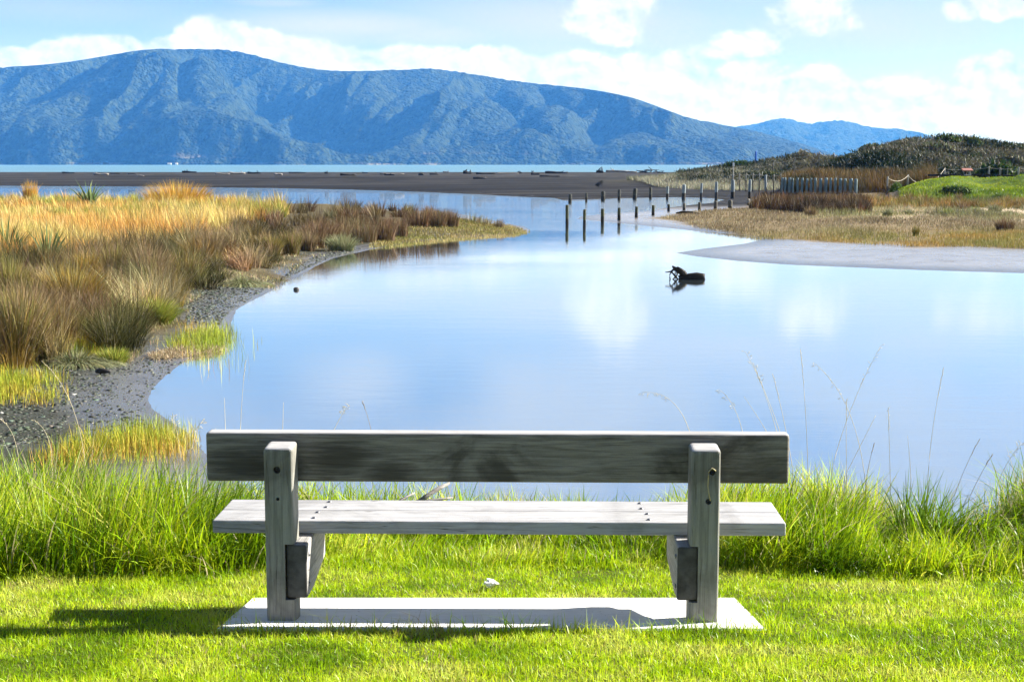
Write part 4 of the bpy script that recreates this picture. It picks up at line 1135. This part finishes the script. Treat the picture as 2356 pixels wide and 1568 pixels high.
    front = sstep(y, 111, 106); k = fbm(x * .35, y * .3, 145)
    keep = ~((np.abs(y - 117 + (x - 40) * .9) < 2.2) & (x / y > .347)); x, y, front, k = x[keep], y[keep], front[keep], k[keep]; N = len(x)
    col = pick(N, G, x=x, y=y, sc=.3, seed=147) * .5
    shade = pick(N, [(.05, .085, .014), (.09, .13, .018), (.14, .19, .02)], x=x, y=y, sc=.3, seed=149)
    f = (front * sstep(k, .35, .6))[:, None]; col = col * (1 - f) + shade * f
    scatter('mound_grass', 'bright green grass over the mound at the right', x, y, (.10 + .40 * front * k) * rng.uniform(.5, 1.2, N), y * .00034 * rng.uniform(.6, 1.2, N), col, .4, 2, M_GRASS)
build_right()

def build_right_tussocks():
    g = 'tussocks on the right shore'
    for (u, v, top, w, pal, lab, n) in [
        (2311, 536, 494, 36, RB, 'dark brown tufted tussock alone near the right edge', 420),
        (2107, 545, 512, 14, OL, 'thin upright olive tussock standing alone on the yellow turf', 160),
        (1866, 500, 470, 26, BR, 'brown tussock at the front corner of the dark rush bed', 240),
        (2043, 500, 476, 22, GG, 'grey tussock on the straw flat left of the others', 220),
        (2090, 496, 478, 18, GG, 'small grey tussock second on the straw flat', 160),
        (2180, 498, 474, 30, GG + GN, 'wide grey green tussock in the middle of the straw flat', 300),
        (2240, 495, 470, 26, GG + GN, 'pale green tussock right of the wide one', 260),
        (2290, 490, 466, 28, GG, 'grey tussock with straw tips behind the dark brown one', 260),
        (2205, 470, 440, 16, BR, 'tall brown tussock against the green mound', 200),
        (2320, 500, 480, 24, GG, 'low tussock right behind the dark brown one', 200)]:
        tussock(lab, g, u, v, top, w, pal, z=.22, n=n, seg=3, bw=.016, spread=.5, rootw=.45)
    g = 'bushes on the dunes'
    DG = [(.028, .055, .012), (.045, .08, .016), (.07, .11, .02), (.02, .035, .012)]
    GB = [(.07, .08, .035), (.11, .11, .06), (.15, .14, .09)]
    def bush(lab, u, v, Y, w, hh, pal, n=900):
        p = ony(u, v, Y); zg = gz(p[0], p[1]); d = Y
        Wd = w / F * d; H = hh / F * d
        th = rng.uniform(0, 2 * np.pi, n); ph = np.arccos(rng.uniform(0, 1, n)); r = rng.uniform(.45, 1, n) ** .5
        lump = 1 + .45 * (fbm(np.cos(th) * 2 + ph, np.sin(th) * 2 + ph * 1.3, int(u), 2) - .5) * 2
        rx = np.cos(th) * np.sin(ph) * r * Wd * .5 * lump; ry = np.sin(th) * np.sin(ph) * r * Wd * .4 * lump; rz = np.cos(ph) * r * H * .9 * lump
        o = blades('dune_bush', np.stack([rx, ry, rz], 1), Wd * .10 * rng.uniform(.6, 1.4, n), Wd * .045 * rng.uniform(.6, 1.4, n), pick(n, pal, jit=.3), .9, 1.4, .3, 2, M_SCRUB)
        o.location = (p[0], Y, zg - .1); tag(o, lab, 'bush', g)
    for a in [('big dark green bush at the right behind the rope fence', 2290, 385, 134, 120, 58, DG, 1500),
              ('dark green bush on the skyline right of the highest dune top', 2240, 330, 158, 46, 24, DG),
              ('grey green bush below the highest dune top', 2160, 360, 152, 80, 26, GB),
              ('rounded tuft standing on the crest of the lower dune', 1846, 368, 183, 44, 24, [(.16, .15, .09), (.22, .20, .12), (.11, .10, .06)]),
              ('dark bush on the left shoulder of the high dune', 2010, 350, 158, 60, 18, DG + GB),
              ('dark green bush on the highest dune top', 2180, 320, 160, 60, 18, DG),
              ('grey bush right of the wide grey green one on the high dune', 2330, 352, 152, 70, 22, GB),
              ('dark low bush on the lower dune behind the white signpost', 1700, 380, 184, 80, 16, DG),
              ('olive bush on the lower dune right of the white signpost', 1770, 392, 172, 60, 14, [(.10, .11, .03), (.15, .14, .035), (.06, .075, .02)]),
              ('bright green shrub at the end of the close-set posts', 2062, 440, 113, 34, 24, [(.05, .10, .016), (.08, .14, .02), (.12, .18, .025)]),
              ('dark green shrub on the near face of the mound', 2195, 440, 106, 70, 18, DG),
              ('green shrub low on the mound at the right', 2300, 447, 104, 44, 14, [(.06, .11, .016), (.09, .15, .02)])]: bush(*a)
build_right_tussocks()

# ------------------------------------------------------------------ posts
def post_material(name, top, foot, wet=.35):
    m, nt, bs = material(name)
    tc = nt.new('ShaderNodeTexCoord')
    n = nt.noise(nt.mapping(tc.outputs['Object'], (14, 14, 2)), 1.5, 5, .6)
    sp = nt.new('ShaderNodeSeparateXYZ'); nt.l.new(tc.outputs['Object'], sp.inputs[0])
    col = nt.mix(nt.ss(n, .3, .7), c4([a * .6 for a in top]), c4([a * 1.2 for a in top]))
    h = nt.math('ADD', sp.outputs[2], nt.math('MULTIPLY', nt.math('SUBTRACT', n, .5), .12))
    col = nt.mix(nt.ss(h, wet - .02, wet + .02), c4(foot), col)          # weed and wet below the tide line
    nt.put(bs.inputs['Base Color'], col); bs.inputs['Roughness'].default_value = .8; bs.inputs['Specular IOR Level'].default_value = .2
    nt.put(bs.inputs['Normal'], nt.bump(n, .6, .02))
    return m
M_P_DARK = post_material('dark_tarred_post', (.040, .042, .034), (.014, .014, .010), .30)
M_P_GREY = post_material('weathered_grey_post', (.16, .19, .20), (.022, .020, .017), .34)
M_P_PALE = post_material('pale_grey_post', (.26, .26, .24), (.05, .045, .04), .0)
def round_post(name, u, vb, vt, wpx, z, mat, label, cat='post', group=None, Y=None, lean=0.0, cap=False, parent=None, sink=.5, vis=None):
    if Y is None: x, y, zz = onz(u, vb, z)
    else: x, y, zz = ony(u, vb, Y)
    zg = zz
    d = math.hypot(x, y)
    H = (vb - vt) / F * d; r = 1.22 * wpx / F * d / 2
    rnd = random.Random(int(u * 7 + vt)); bm = bmesh.new()
    n = 10; lv = [-sink, 0, H * .35, H * .7, H - r * .35, H]
    rr = [1.05, 1.0, .96 + rnd.uniform(-.05, .05), .97 + rnd.uniform(-.05, .05), .93, .78]
    lx = lean * H; ly = rnd.uniform(-.02, .02) * H
    pts = [(lx * max(l, 0) / H, ly * max(l, 0) / H, l) for l in lv]
    rings = []
    for p, k in zip(pts, rr):
        rings.append([bm.verts.new((p[0] + r * k * math.cos(2 * math.pi * a / n) * (1 + .06 * math.sin(a * 2.3 + u)), p[1] + r * k * math.sin(2 * math.pi * a / n), p[2] + (rnd.uniform(-.12, .12) * r if p[2] > H * .97 else 0))) for a in range(n)])
    for a, b in zip(rings, rings[1:]):
        for k in range(n): bm.faces.new((a[k], a[(k + 1) % n], b[(k + 1) % n], b[k]))
    bm.faces.new(list(reversed(rings[0]))); bm.faces.new(rings[-1])
    o = bm_obj(name, bm, mat, parent)
    o.location = (x, y, zg)
    if parent is None: tag(o, label, cat, group)
    return o
ORD = ['first', 'second', 'third', 'fourth', 'fifth', 'sixth', 'seventh', 'eighth', 'ninth', 'tenth', 'eleventh', 'twelfth', 'thirteenth', 'fourteenth', 'fifteenth', 'sixteenth', 'seventeenth', 'eighteenth']
def build_posts():
    g = 'posts of the far row across the lagoon mouth'
    def q(cx, cy): return ((1380 + cx / 4.062) / 1.0866, (420 + cy / 4.062) / 1.0866)
    far = [(183, 348, 265, 30, 0), (349, 335, 254, 20, 0), (518, 324, 238, 38, 0), (681, 318, 219, 26, 0), (840, 312, 207, 34, 0), (1000, 303, 199, 24, 0),
           (1171, 298, 187, 22, 1), (1336, 293, 170, 30, 1), (1515, 290, 155, 22, 1), (1668, 284, 142, 24, 1), (1833, 281, 124, 30, 1), (2007, 279, 120, 25, 1), (2168, 271, 78, 20, 1)]
    kinds = ['short dark post', 'thin short dark post', 'stout dark post', 'dark post', 'stout leaning dark post', 'thin dark post', 'half grey half dark post', 'stout grey post with dark foot',
             'thin grey post', 'bluish grey post', 'tall stout grey post with black foot', 'tall grey post with black foot', 'tallest thin grey post']
    for i, (cx, b, t, w, k) in enumerate(far):
        u, vb = q(cx, b); _, vt = q(cx, t)
        z = 0 if i < 6 else .12 + .05 * (i - 6)
        round_post('lagoon_post', u, vb, vt, w / 4.062 / 1.0866, min(z, .35), M_P_GREY if k else M_P_DARK, '%s, %s from the water in the far row' % (kinds[i], ORD[i]), group=g, lean=[.02, -.01, 0, .02, .05, 0, .03, .04, .02, 0, .01, .01, -.02][i])
    g = 'posts of the near row across the lagoon mouth'
    near = [(153, 575, 375, 28), (328, 590, 422, 26), (513, 547, 414, 30), (681, 530, 403, 28), (855, 506, 392, 28), (1026, 486, 378, 26), (1184, 432, 367, 24), (1342, 418, 357, 25), (1496, 430, 347, 26), (1660, 415, 338, 32), (1809, 404, 327, 36), (1993, 372, 317, 28)]
    kn = ['tallest dark mossy post', 'short dark post', 'thick dark mossy post', 'mossy green post', 'slightly leaning mossy post', 'mossy post at the edge of the turf', 'stubby dark post', 'stubby post', 'stubby grey post', 'broad stubby grey post', 'broadest stubby grey post', 'pale stub beside the rush bed']
    M_MOSS = post_material('mossy_dark_post', (.050, .055, .025), (.014, .013, .010), .30)
    for i, (cx, b, t, w) in enumerate(near):
        u, vb = q(cx, b); _, vt = q(cx, t)
        round_post('lagoon_post', u, vb, vt, w / 4.062 / 1.0866, 0.0 if i < 3 else .05 if i < 6 else .12, M_MOSS if i < 7 else M_P_PALE if i == 11 else post_material('stub_post', (.10, .095, .075), (.03, .028, .02), .1) if i == 7 else bpy.data.materials.get('stub_post'),
                   '%s, %s from the water in the near row' % (kn[i], ORD[i]), group=g, lean=[0, .01, 0, 0, .02, .01, 0, 0, .02, .01, 0, 0][i])
    g = 'close-set posts below the rushes'
    cl = [(1098, 640), (1140, 640), (1192, 642), (1237, 650), (1300, 645), (1356, 645), (1416, 652), (1470, 648), (1527, 645), (1592, 650), (1660, 646), (1720, 648), (1782, 648), (1848, 652), (1908, 655), (1975, 655), (2043, 658)]
    M_CL = post_material('blue_grey_post', (.15, .21, .22), (.03, .035, .035), .05)
    for i, (cx, t) in enumerate(cl):
        u = (1740 + cx / 5.122) / 1.0866; vt = (320 + t / 5.122) / 1.0866
        vb = (320 + 838 / 5.122) / 1.0866
        round_post('retaining_post', u, vb, vt, [26, 24, 30, 20, 24, 26, 22, 24, 26, 28, 34, 26, 28, 34, 28, 36, 34][i] / 5.122 / 1.0866, .45, M_CL, '%s blue grey post from the left of the close-set line of %s' % (ORD[i], 'seventeen'), group=g, lean=random.Random(i).uniform(-.02, .03))
    for cx, b, t, lab in [(2235, 790, 638, 'grey post standing alone right of the close-set line')]:
        round_post('retaining_post', (1740 + cx / 5.122) / 1.0866, (320 + b / 5.122) / 1.0866, (320 + t / 5.122) / 1.0866, 6, .6, M_CL, lab, group=g)
    # low white-topped bollards along the path
    g = 'low bollards along the foot of the mound'
    bl = [(103, 785, 712, 20), (1196, 775, 710, 16), (1540, 785, 706, 20), (1893, 775, 702, 24), (2248, 770, 696, 22)]
    names = ['low pale bollard left of the golden rushes', 'low pale bollard half hidden by brown rushes, next one along', 'low pale bollard in the middle of the line', 'low pale bollard against the sunny grass', 'low pale bollard at the right end of the line']
    for (cx, b, t, w), lab in zip(bl, names):
        k = 6.544
        round_post('bollard', (2200 + cx / k) / 1.0866, (380 + b / k) / 1.0866, (380 + t / k) / 1.0866, w / k / 1.0866, .35, M_P_PALE, lab, 'bollard', g)
    # blue marker on the dune and the white-topped signpost
    round_post('marker_post', 1739, 366, 349, 4, 0, plain('bright_blue_paint', (.02, .13, .55), .5), 'bright blue marker post on the crest of the lower dune', 'post', Y=185)
    Y = 150
    p = ony(1687, 412, Y); t = empty('signpost', (p[0], Y, gz(p[0], Y)))
    tag(t, 'thin post with small white sign plate at the dune foot', 'signpost')
    H = ony(1687, 374, Y)[2] - t.location.z
    bm = bmesh.new(); bm_tube(bm, [(0, 0, -.3), (0, 0, H)], [.055, .05], 8); bm_obj('pole', bm, M_P_PALE, t)
    bev_box('sign_plate', (.20, .03, .36), (0, -.06, H - .2), plain('white_plate', (.80, .80, .78), .6), t, .006, 2)
build_posts()

# ------------------------------------------------------------------ rope fences
M_ROPE = plain('pale_rope', (.46, .41, .32), .8)
def rope_fence(label, pts, hpx, wpx, rope=True, mat=None, sag=.18):
    'pts: foot of each post (u, v, distance)'
    P = [ony(u, v, Y) for u, v, Y in pts]
    root = empty('rope_fence', P[0]); tag(root, label, 'fence')
    tops = []
    for (u, v, Y), p, h, w in zip(pts, P, hpx, wpx):
        H = h / F * Y; zg = min(gz(p[0], p[1]), p[2])
        r = w / F * Y / 2
        bm = bmesh.new(); b = Vector(p) - Vector(P[0]); z0 = zg - P[0][2] - .2
        bm_tube(bm, [(b.x, b.y, z0), (b.x, b.y, b.z + H * .6), (b.x + .02, b.y, b.z + H - .04), (b.x + .02, b.y, b.z + H)], [r, r, r, r * .75], 8)
        bm_obj('post', bm, mat or M_P_PALE, root)
        tops.append(b + Vector((0, -r, H * .86)))
    if rope:
        for a, b in zip(tops, tops[1:]):
            n = 9; L = (b - a).length
            bm = bmesh.new()
            bm_tube(bm, [a.lerp(b, k / (n - 1)) - Vector((0, 0, sag * L * 4 * (k / (n - 1)) * (1 - k / (n - 1)) * .5)) for k in range(n)], .00042 * pts[0][2] * .32, 6)
            bm_obj('rope', bm, M_ROPE, root)
    return root
def k5(cx, cy): return ((1740 + cx / 5.122) / 1.0866, (320 + cy / 5.122) / 1.0866)
def k6(cx, cy): return ((2200 + cx / 6.544) / 1.0866, (380 + cy / 6.544) / 1.0866)
rope_fence('rope and post fence along the foot of the lower dune', [(*k5(a, 665), Y) for a, Y in zip((468, 556, 643, 728, 812, 903, 995, 1085, 1183, 1283), np.linspace(150, 138, 10))], [15, 15, 16, 16, 16, 13, 13, 14, 13, 13], [2.4] * 10)
rope_fence('rope and post fence climbing across the high dune', [(*k5(a, b), Y) for a, b, Y in ((752, 530, 176), (985, 520, 172), (1260, 455, 170), (1577, 352, 168), (1762, 400, 160), (1850, 395, 156), (1968, 405, 152), (2072, 405, 150), (2182, 412, 148), (2295, 418, 146))],
           [8, 14, 15, 9, 15, 7, 10, 11, 6, 5], [2.6, 3, 3, 2.4, 2.6, 2.2, 2.6, 2.6, 2.4, 2.4], True, post_material('brown_grey_post', (.13, .125, .105), (.1, .1, .08), 0), .10)
rope_fence('rope and post fence beside the mown grass at the right', [(*k6(a, b), Y) for a, b, Y in ((120, 560, 114), (452, 505, 118), (1055, 365, 130), (1465, 375, 130), (1778, 375, 129), (1965, 330, 129), (2085, 340, 128), (2265, 360, 127), (2420, 370, 127))],
           [23, 19, 15, 20, 20, 11, 11, 16, 16], [3.6, 3.6, 4, 4, 4, 4.4, 3, 4, 4], True, None, .15)

def build_barriers():
    m = plain('dark_stained_timber', (.022, .018, .016), .7, .2, 0, .4, 4)
    for lab, a, b, vt, vb, legs, Y in [
        ('dark timber barrier rail on the mown grass, left of the two', 788, 1808, 352, 405, (1335, 1702), 121),
        ('dark timber barrier rail reaching the right edge, right of the two', 1912, 2520, 362, 420, (2103, 2420), 117)]:
        A = ony(*k6(a, (vt + vb) / 2), Y); B = ony(*k6(b, (vt + vb) / 2), Y)
        root = empty('barrier_rail', ((A[0] + B[0]) / 2, Y, A[2])); tag(root, lab, 'barrier')
        hh = (vb - vt) * .62 / 6.544 / 1.0866 / F * Y
        bev_box('rail', (B[0] - A[0], .22, hh), (0, 0, 0), m, root, .02, 2)
        for l in legs:
            p = ony(*k6(l, 500), Y); x = p[0] - root.location.x
            zb = gz(p[0], Y) - .2 - A[2]
            bev_box('leg', (.20, .16, -hh / 2 - zb), (x, .0, (zb - hh / 2) / 2), m, root, .015, 2)
    # small information lectern with a reddish sloping top
    Y = 119; p = ony(*k6(1395, 450), Y); z0 = gz(p[0], Y)
    root = empty('information_lectern', (p[0], Y, z0)); tag(root, 'information lectern with reddish top board on a dark post', 'lectern')
    zt = ony(*k6(1420, 310), Y)[2] - z0
    bm = bmesh.new(); bm_tube(bm, [(0, 0, -.2), (0, 0, zt)], .09, 8); bm_obj('pole', bm, m, root)
    o = bev_box('top_board', (.86, .5, .10), (.12, -.02, zt + .10), plain('reddish_board', (.30, .13, .10), .6), root, .02, 2); o.rotation_euler = (R(20), 0, 0)
    bev_box('lower_shelf', (.52, .3, .05), (.16, -.05, zt - .34), plain('grey_metal_shelf', (.35, .36, .37), .4), root, .01, 2)
build_barriers()

# ------------------------------------------------------------------ driftwood
def logs():
    g = 'driftwood logs on the black sand spit'
    pale = wood('bleached_driftwood', 0, (.42, .38, .33), (.20, .18, .16), .2, 6.0)
    dark = plain('dark_driftwood', (.035, .035, .036), .8, .2, 0, .4, 3)
    # (centre u, v, length px, thickness px, pale?, stub?, description)
    def w1(cx, cy): return (cx / 3.366 / 1.0866, (390 + cy / 3.366) / 1.0866)
    def w2(cx, cy): return ((650 + cx / 3.366) / 1.0866, (390 + cy / 3.366) / 1.0866)
    def w3(cx, cy): return ((1300 + cx / 4.712) / 1.0866, (390 + cy / 4.712) / 1.0866)
    L = [(*w1(575, 140), 30, 3, 0, 1, 'dark log left of the tall flax leaves, furthest left on the spit'), (*w1(850, 155), 34, 5, 1, 1, 'pale log right of the tall flax leaves'),
         (*w1(970, 147), 22, 2.5, 0, 0, 'thin dark log right of the pale log by the flax'), (*w1(1110, 150), 18, 2.5, 0, 0, 'short dark log midway between flax and golden clump'), (*w1(1180, 166), 18, 3, 1, 0, 'short pale stick lower on the sand left of the golden clump'),
         (*w1(1595, 135), 34, 4, 0, 2, 'dark forked log on the crest above the golden clump'), (*w1(1870, 152), 34, 4, 1, 0, 'long pale log right of the golden clump'), (*w1(1990, 147), 40, 5, 1, 1, 'pale log heap right of the long pale log'),
         (*w1(2140, 143), 30, 4, 0, 1, 'dark log beside the pale heap'), (*w2(155, 155), 18, 5, 1, 0, 'small pale block of driftwood on the sand'), (*w2(315, 139), 40, 2.6, 0, 0, 'long straight dark log lying on the crest'),
         (*w2(560, 142), 8, 4, 0, 1, 'tiny dark stump on the crest'), (*w2(740, 158), 34, 5, 0, 1, 'dark flat log in the middle of the spit'), (*w2(885, 140), 14, 2.4, 0, 0, 'short grey stick on the crest'),
         (*w2(1110, 150), 56, 3, 1, 0, 'longest pale plank on the spit'), (*w2(1090, 158), 24, 4, 0, 1, 'dark log lying against the longest plank'), (*w2(1355, 154), 12, 6, 0, 1, 'dark pointed stump left of the root'),
         (*w2(1465, 152), 20, 4, 0, 1, 'low dark log between stump and root'), (*w2(1565, 135), 14, 3, 1, 2, 'pale forked branch raised against the sea'),
         (*w2(1745, 140), 18, 7, 0, 2, 'dark root with upright prong'), (*w2(1900, 148), 44, 4, 0, 1, 'long dark broken log beside the upright root'), (*w2(2080, 145), 54, 2, 1, 0, 'long thin pale pole resting on the crest'),
         (*w2(2185, 140), 10, 4, 0, 2, 'small dark snag with a raised arm'), (*w2(1850, 186), 30, 5, 0, 1, 'dark and pale stump alone lower on the sand'),
         (*w3(430, 195), 52, 5, 0, 1, 'long rounded dark log left of the big snag'), (*w3(350, 238), 46, 3, 0, 0, 'flat dark log lower on the sand left of the snag'), (*w3(180, 212), 20, 5, 0, 2, 'dark jagged log left of the rounded one'),
         (*w3(940, 186), 16, 6, 0, 3, 'big snag with tall upright prong'), (*w3(1140, 180), 48, 5, 1, 2, 'pale branching trunk with arms raised to the right'), (*w3(1310, 188), 26, 4, 1, 1, 'pale log right of the branching trunk')]
    for i, (u, v, ln, th, pl, br, lab) in enumerate(L):
        rnd = random.Random(i + 3)
        # find where the line of sight meets the sand
        d = ray(u, v + th * .4); yy = np.linspace(150, 332, 183)
        hit = np.nonzero(CZ + d[2] * yy / d[1] < land_z(d[0] * yy / d[1], yy))[0]
        Y = float(yy[hit[0]]) if len(hit) else 326.0; x = d[0] * Y / d[1]; zg = gz(x, Y)
        Ln = ln / F * Y; T = 1.35 * th / F * Y
        root_loc = (x, Y, zg + T * .28)
        a = rnd.uniform(-.25, .25); bm = bmesh.new(); n = 7
        pts = [Vector((Ln * (k / (n - 1) - .5), a * Ln * (k / (n - 1) - .5) * 1.2, T * .08 * math.sin(k * 1.3 + i))) for k in range(n)]
        bm_tube(bm, pts, [T * .5 * (1.1 - .5 * k / (n - 1)) * rnd.uniform(.85, 1.1) for k in range(n)], 8)
        for b in range(br):
            s = pts[rnd.randint(1, n - 2)]
            up = T * rnd.uniform(.6, 1.2) if br < 3 else T * rnd.uniform(.8, 1.9)
            e = s + Vector((rnd.uniform(-.7, .9) * max(up, Ln * .22), rnd.uniform(-.2, .2) * Ln, up))
            bm_tube(bm, [s, s.lerp(e, .5) + Vector((0, 0, up * .08)), e], [T * .22, T * .16, T * .06], 6)
        rough_up(bm, T * .10, 1.2 / max(T, .1), i)
        o = bm_obj('driftwood_log', bm, pale if pl else dark)
        o.location = root_loc
        tag(o, lab, 'driftwood', g)
    # tangled heap of dark branches, one thing that washed up together
    u, v = w3(1530, 182); Y = 300.0; p = ony(u, v, Y); zg = gz(p[0], Y)
    bm = bmesh.new(); rnd = random.Random(5); k = Y / F
    for i in range(34):
        a = rnd.uniform(-1, 1); x0 = a * 26 * k; hgt = (1 - a * a) * 9 * k
        s = Vector((x0, rnd.uniform(-1, 1), rnd.uniform(0, hgt))); ang = rnd.uniform(-.5, .9); l = rnd.uniform(6, 17) * k
        e = s + Vector((math.cos(ang) * l * rnd.choice((-1, 1)), rnd.uniform(-.5, .5), math.sin(ang) * l * .7))
        if e.z < 0: e.z = .1
        if e.z > 16 * k: e.z = 16 * k
        bm_tube(bm, [s, s.lerp(e, .5), e], [.8 * k, .9 * k, .4 * k], 6)
    o = bm_obj('driftwood_heap', bm, dark); o.location = (p[0], Y, zg); tag(o, 'tangled dark heap of driftwood branches before the dunes', 'driftwood', g)
logs()

def build_snag():
    Y = onz(1580, 642, 0)[1]
    P = lambda u, v, dy=0.0: Vector(ony(u, v, Y + dy))
    bm = bmesh.new()
    # trunk lying to the right, half under water
    bm_tube(bm, [P(1562, 640), P(1574, 637), P(1588, 636), P(1602, 636.5), P(1616, 637), P(1621.5, 637.2)], [.085, .082, .10, .118, .108, .098], 12)
    # the root plate: ragged splintered slabs slanting up to the left
    for tip, r0 in (((1547, 612.5), .06), ((1552, 615), .07), ((1557, 613.5), .065), ((1563, 618), .07), ((1570, 624), .06), ((1550, 620), .05)):
        m = ((tip[0] + 1577) / 2 + 1.5, (tip[1] + 635) / 2 - 1.0)
        bm_tube(bm, [P(1580, 638, .02), P(*m), P(tip[0] + 2, tip[1] + 2), P(*tip)], [r0 * 1.1, r0, r0 * .55, r0 * .18], 6)
    # roots arching from it down into the water
    bm_tube(bm, [P(1551, 620), P(1543, 624.5), P(1536, 625.3), P(1531, 624.8)], [.030, .022, .016, .009], 7)
    bm_tube(bm, [P(1547, 622), P(1542, 630), P(1541, 638), P(1544, 646)], [.026, .018, .015, .012], 7)
    bm_tube(bm, [P(1546, 626), P(1552, 633), P(1558, 641), P(1560, 646)], [.020, .022, .022, .02], 7)
    bm_tube(bm, [P(1559, 624), P(1557, 633), P(1549, 641), P(1545, 646)], [.026, .020, .018, .014], 7)
    bm_tube(bm, [P(1553, 626), P(1553, 632), P(1553.5, 639), P(1553, 645)], [.015, .013, .012, .012], 6)
    bm_tube(bm, [P(1566, 630), P(1568, 636), P(1562, 642), P(1560, 647)], [.03, .03, .026, .02], 7)
    rough_up(bm, .030, 9, 4)
    o = bm_obj('driftwood_snag', bm, plain('black_wet_wood', (.016, .014, .010), .6, .12, 0, .5, 9, .9))
    tag(o, 'black waterlogged stump with wheel-like roots lying in the lagoon', 'driftwood')
    # a dark lump just above the water by the left shore, and a drift log on the gravel
    x, y, _ = onz(681, 667, 0); bm = bmesh.new(); bmesh.ops.create_icosphere(bm, subdivisions=3, radius=.075)
    for v in bm.verts: v.co = Vector((v.co.x, v.co.y * .7, v.co.z * .62))
    rough_up(bm, .03, 12, 9)
    o = bm_obj('rock', bm, plain('wet_black_rock', (.025, .022, .02), .5, .4, 0, .4, 12, .5), None, False); o.location = (x, y, .02)
    tag(o, 'small dark rock showing above the water by the left shore', 'rock')
    x, y, _ = onz(237, 853, .08); bm = bmesh.new()
    bm_tube(bm, [(-.11, 0, 0), (-.05, .01, .01), (.04, 0, .005), (.11, -.02, 0)], [.025, .04, .038, .02], 8); rough_up(bm, .01, 20, 2)
    o = bm_obj('rock', bm, plain('black_stone', (.02, .019, .018), .6, .3)); o.location = (x, y, gz(x, y) + .04)
    tag(o, 'long black stone lying on the near gravel', 'rock')
    x, y, _ = onz((1380 + 1380 / 4.062) / 1.0866, (420 + 455 / 4.062) / 1.0866, .2); bm = bmesh.new()
    bm_tube(bm, [(-.7, 0, 0), (-.3, .05, .05), (.2, 0, .03), (.7, -.05, 0)], [.05, .09, .08, .04], 8); rough_up(bm, .03, 6, 6)
    o = bm_obj('driftwood_log', bm, M_DARKWOOD); o.location = (x, y, gz(x, y) + .07); tag(o, 'short dark log lying on the turf behind the near row', 'driftwood', 'driftwood logs on the black sand spit')
    # wrack: a tangle of dry straw washed up at the water's edge
    xs, ys = sample_px([(340, 815), (400, 800), (480, 792), (520, 798), (440, 812), (360, 824)], 2600, .06)
    N = len(xs); col = pick(N, [(.40, .31, .19), (.30, .22, .12), (.46, .38, .25), (.20, .15, .09)])
    o = blades('wrack', np.stack([xs, ys, np.maximum(land_z(xs, ys), 0) + .03 * rng.uniform(0, 1, N)], 1), .10 * rng.uniform(.5, 1.4, N), .008, col, 1.6, 1.0, .62, 2, M_DRY)
    tag(o, 'washed up heap of dry straw at the water edge', 'wrack', kind='stuff')
build_snag()

def build_houses():
    wm = plain('white_weatherboard', (.70, .68, .64), .7); rm = plain('grey_tin_roof', (.30, .28, .28), .6)
    for u, w, h, lab in ((390, 8, 4.0, 'small pale house on the island shore, left of the two'), (406, 5, 4.4, 'smaller pale house on the island shore, right of the two')):
        Y = 5010; p = ony(u, 378, Y); k = Y / F
        root = empty('house', (p[0], Y, 1.0)); tag(root, lab, 'house', 'houses on the island shore')
        bm = bmesh.new(); bmesh.ops.create_cube(bm, size=1)
        for v in bm.verts: v.co = Vector((v.co.x * w * k, v.co.y * 9, (v.co.z + .5) * h * k * .6))
        bm_obj('wall', bm, wm, root, False)
        bm = bmesh.new(); a = w * k * .56; z0 = h * k * .6; z1 = h * k
        V = [bm.verts.new(c) for c in ((-a, -6, z0), (a, -6, z0), (a, 6, z0), (-a, 6, z0), (-a, 0, z1), (a, 0, z1))]
        for f in ((0, 1, 5, 4), (2, 3, 4, 5), (0, 4, 3), (1, 2, 5), (3, 2, 1, 0)): bm.faces.new([V[i] for i in f])
        bm_obj('roof', bm, rm, root, False)
build_houses()
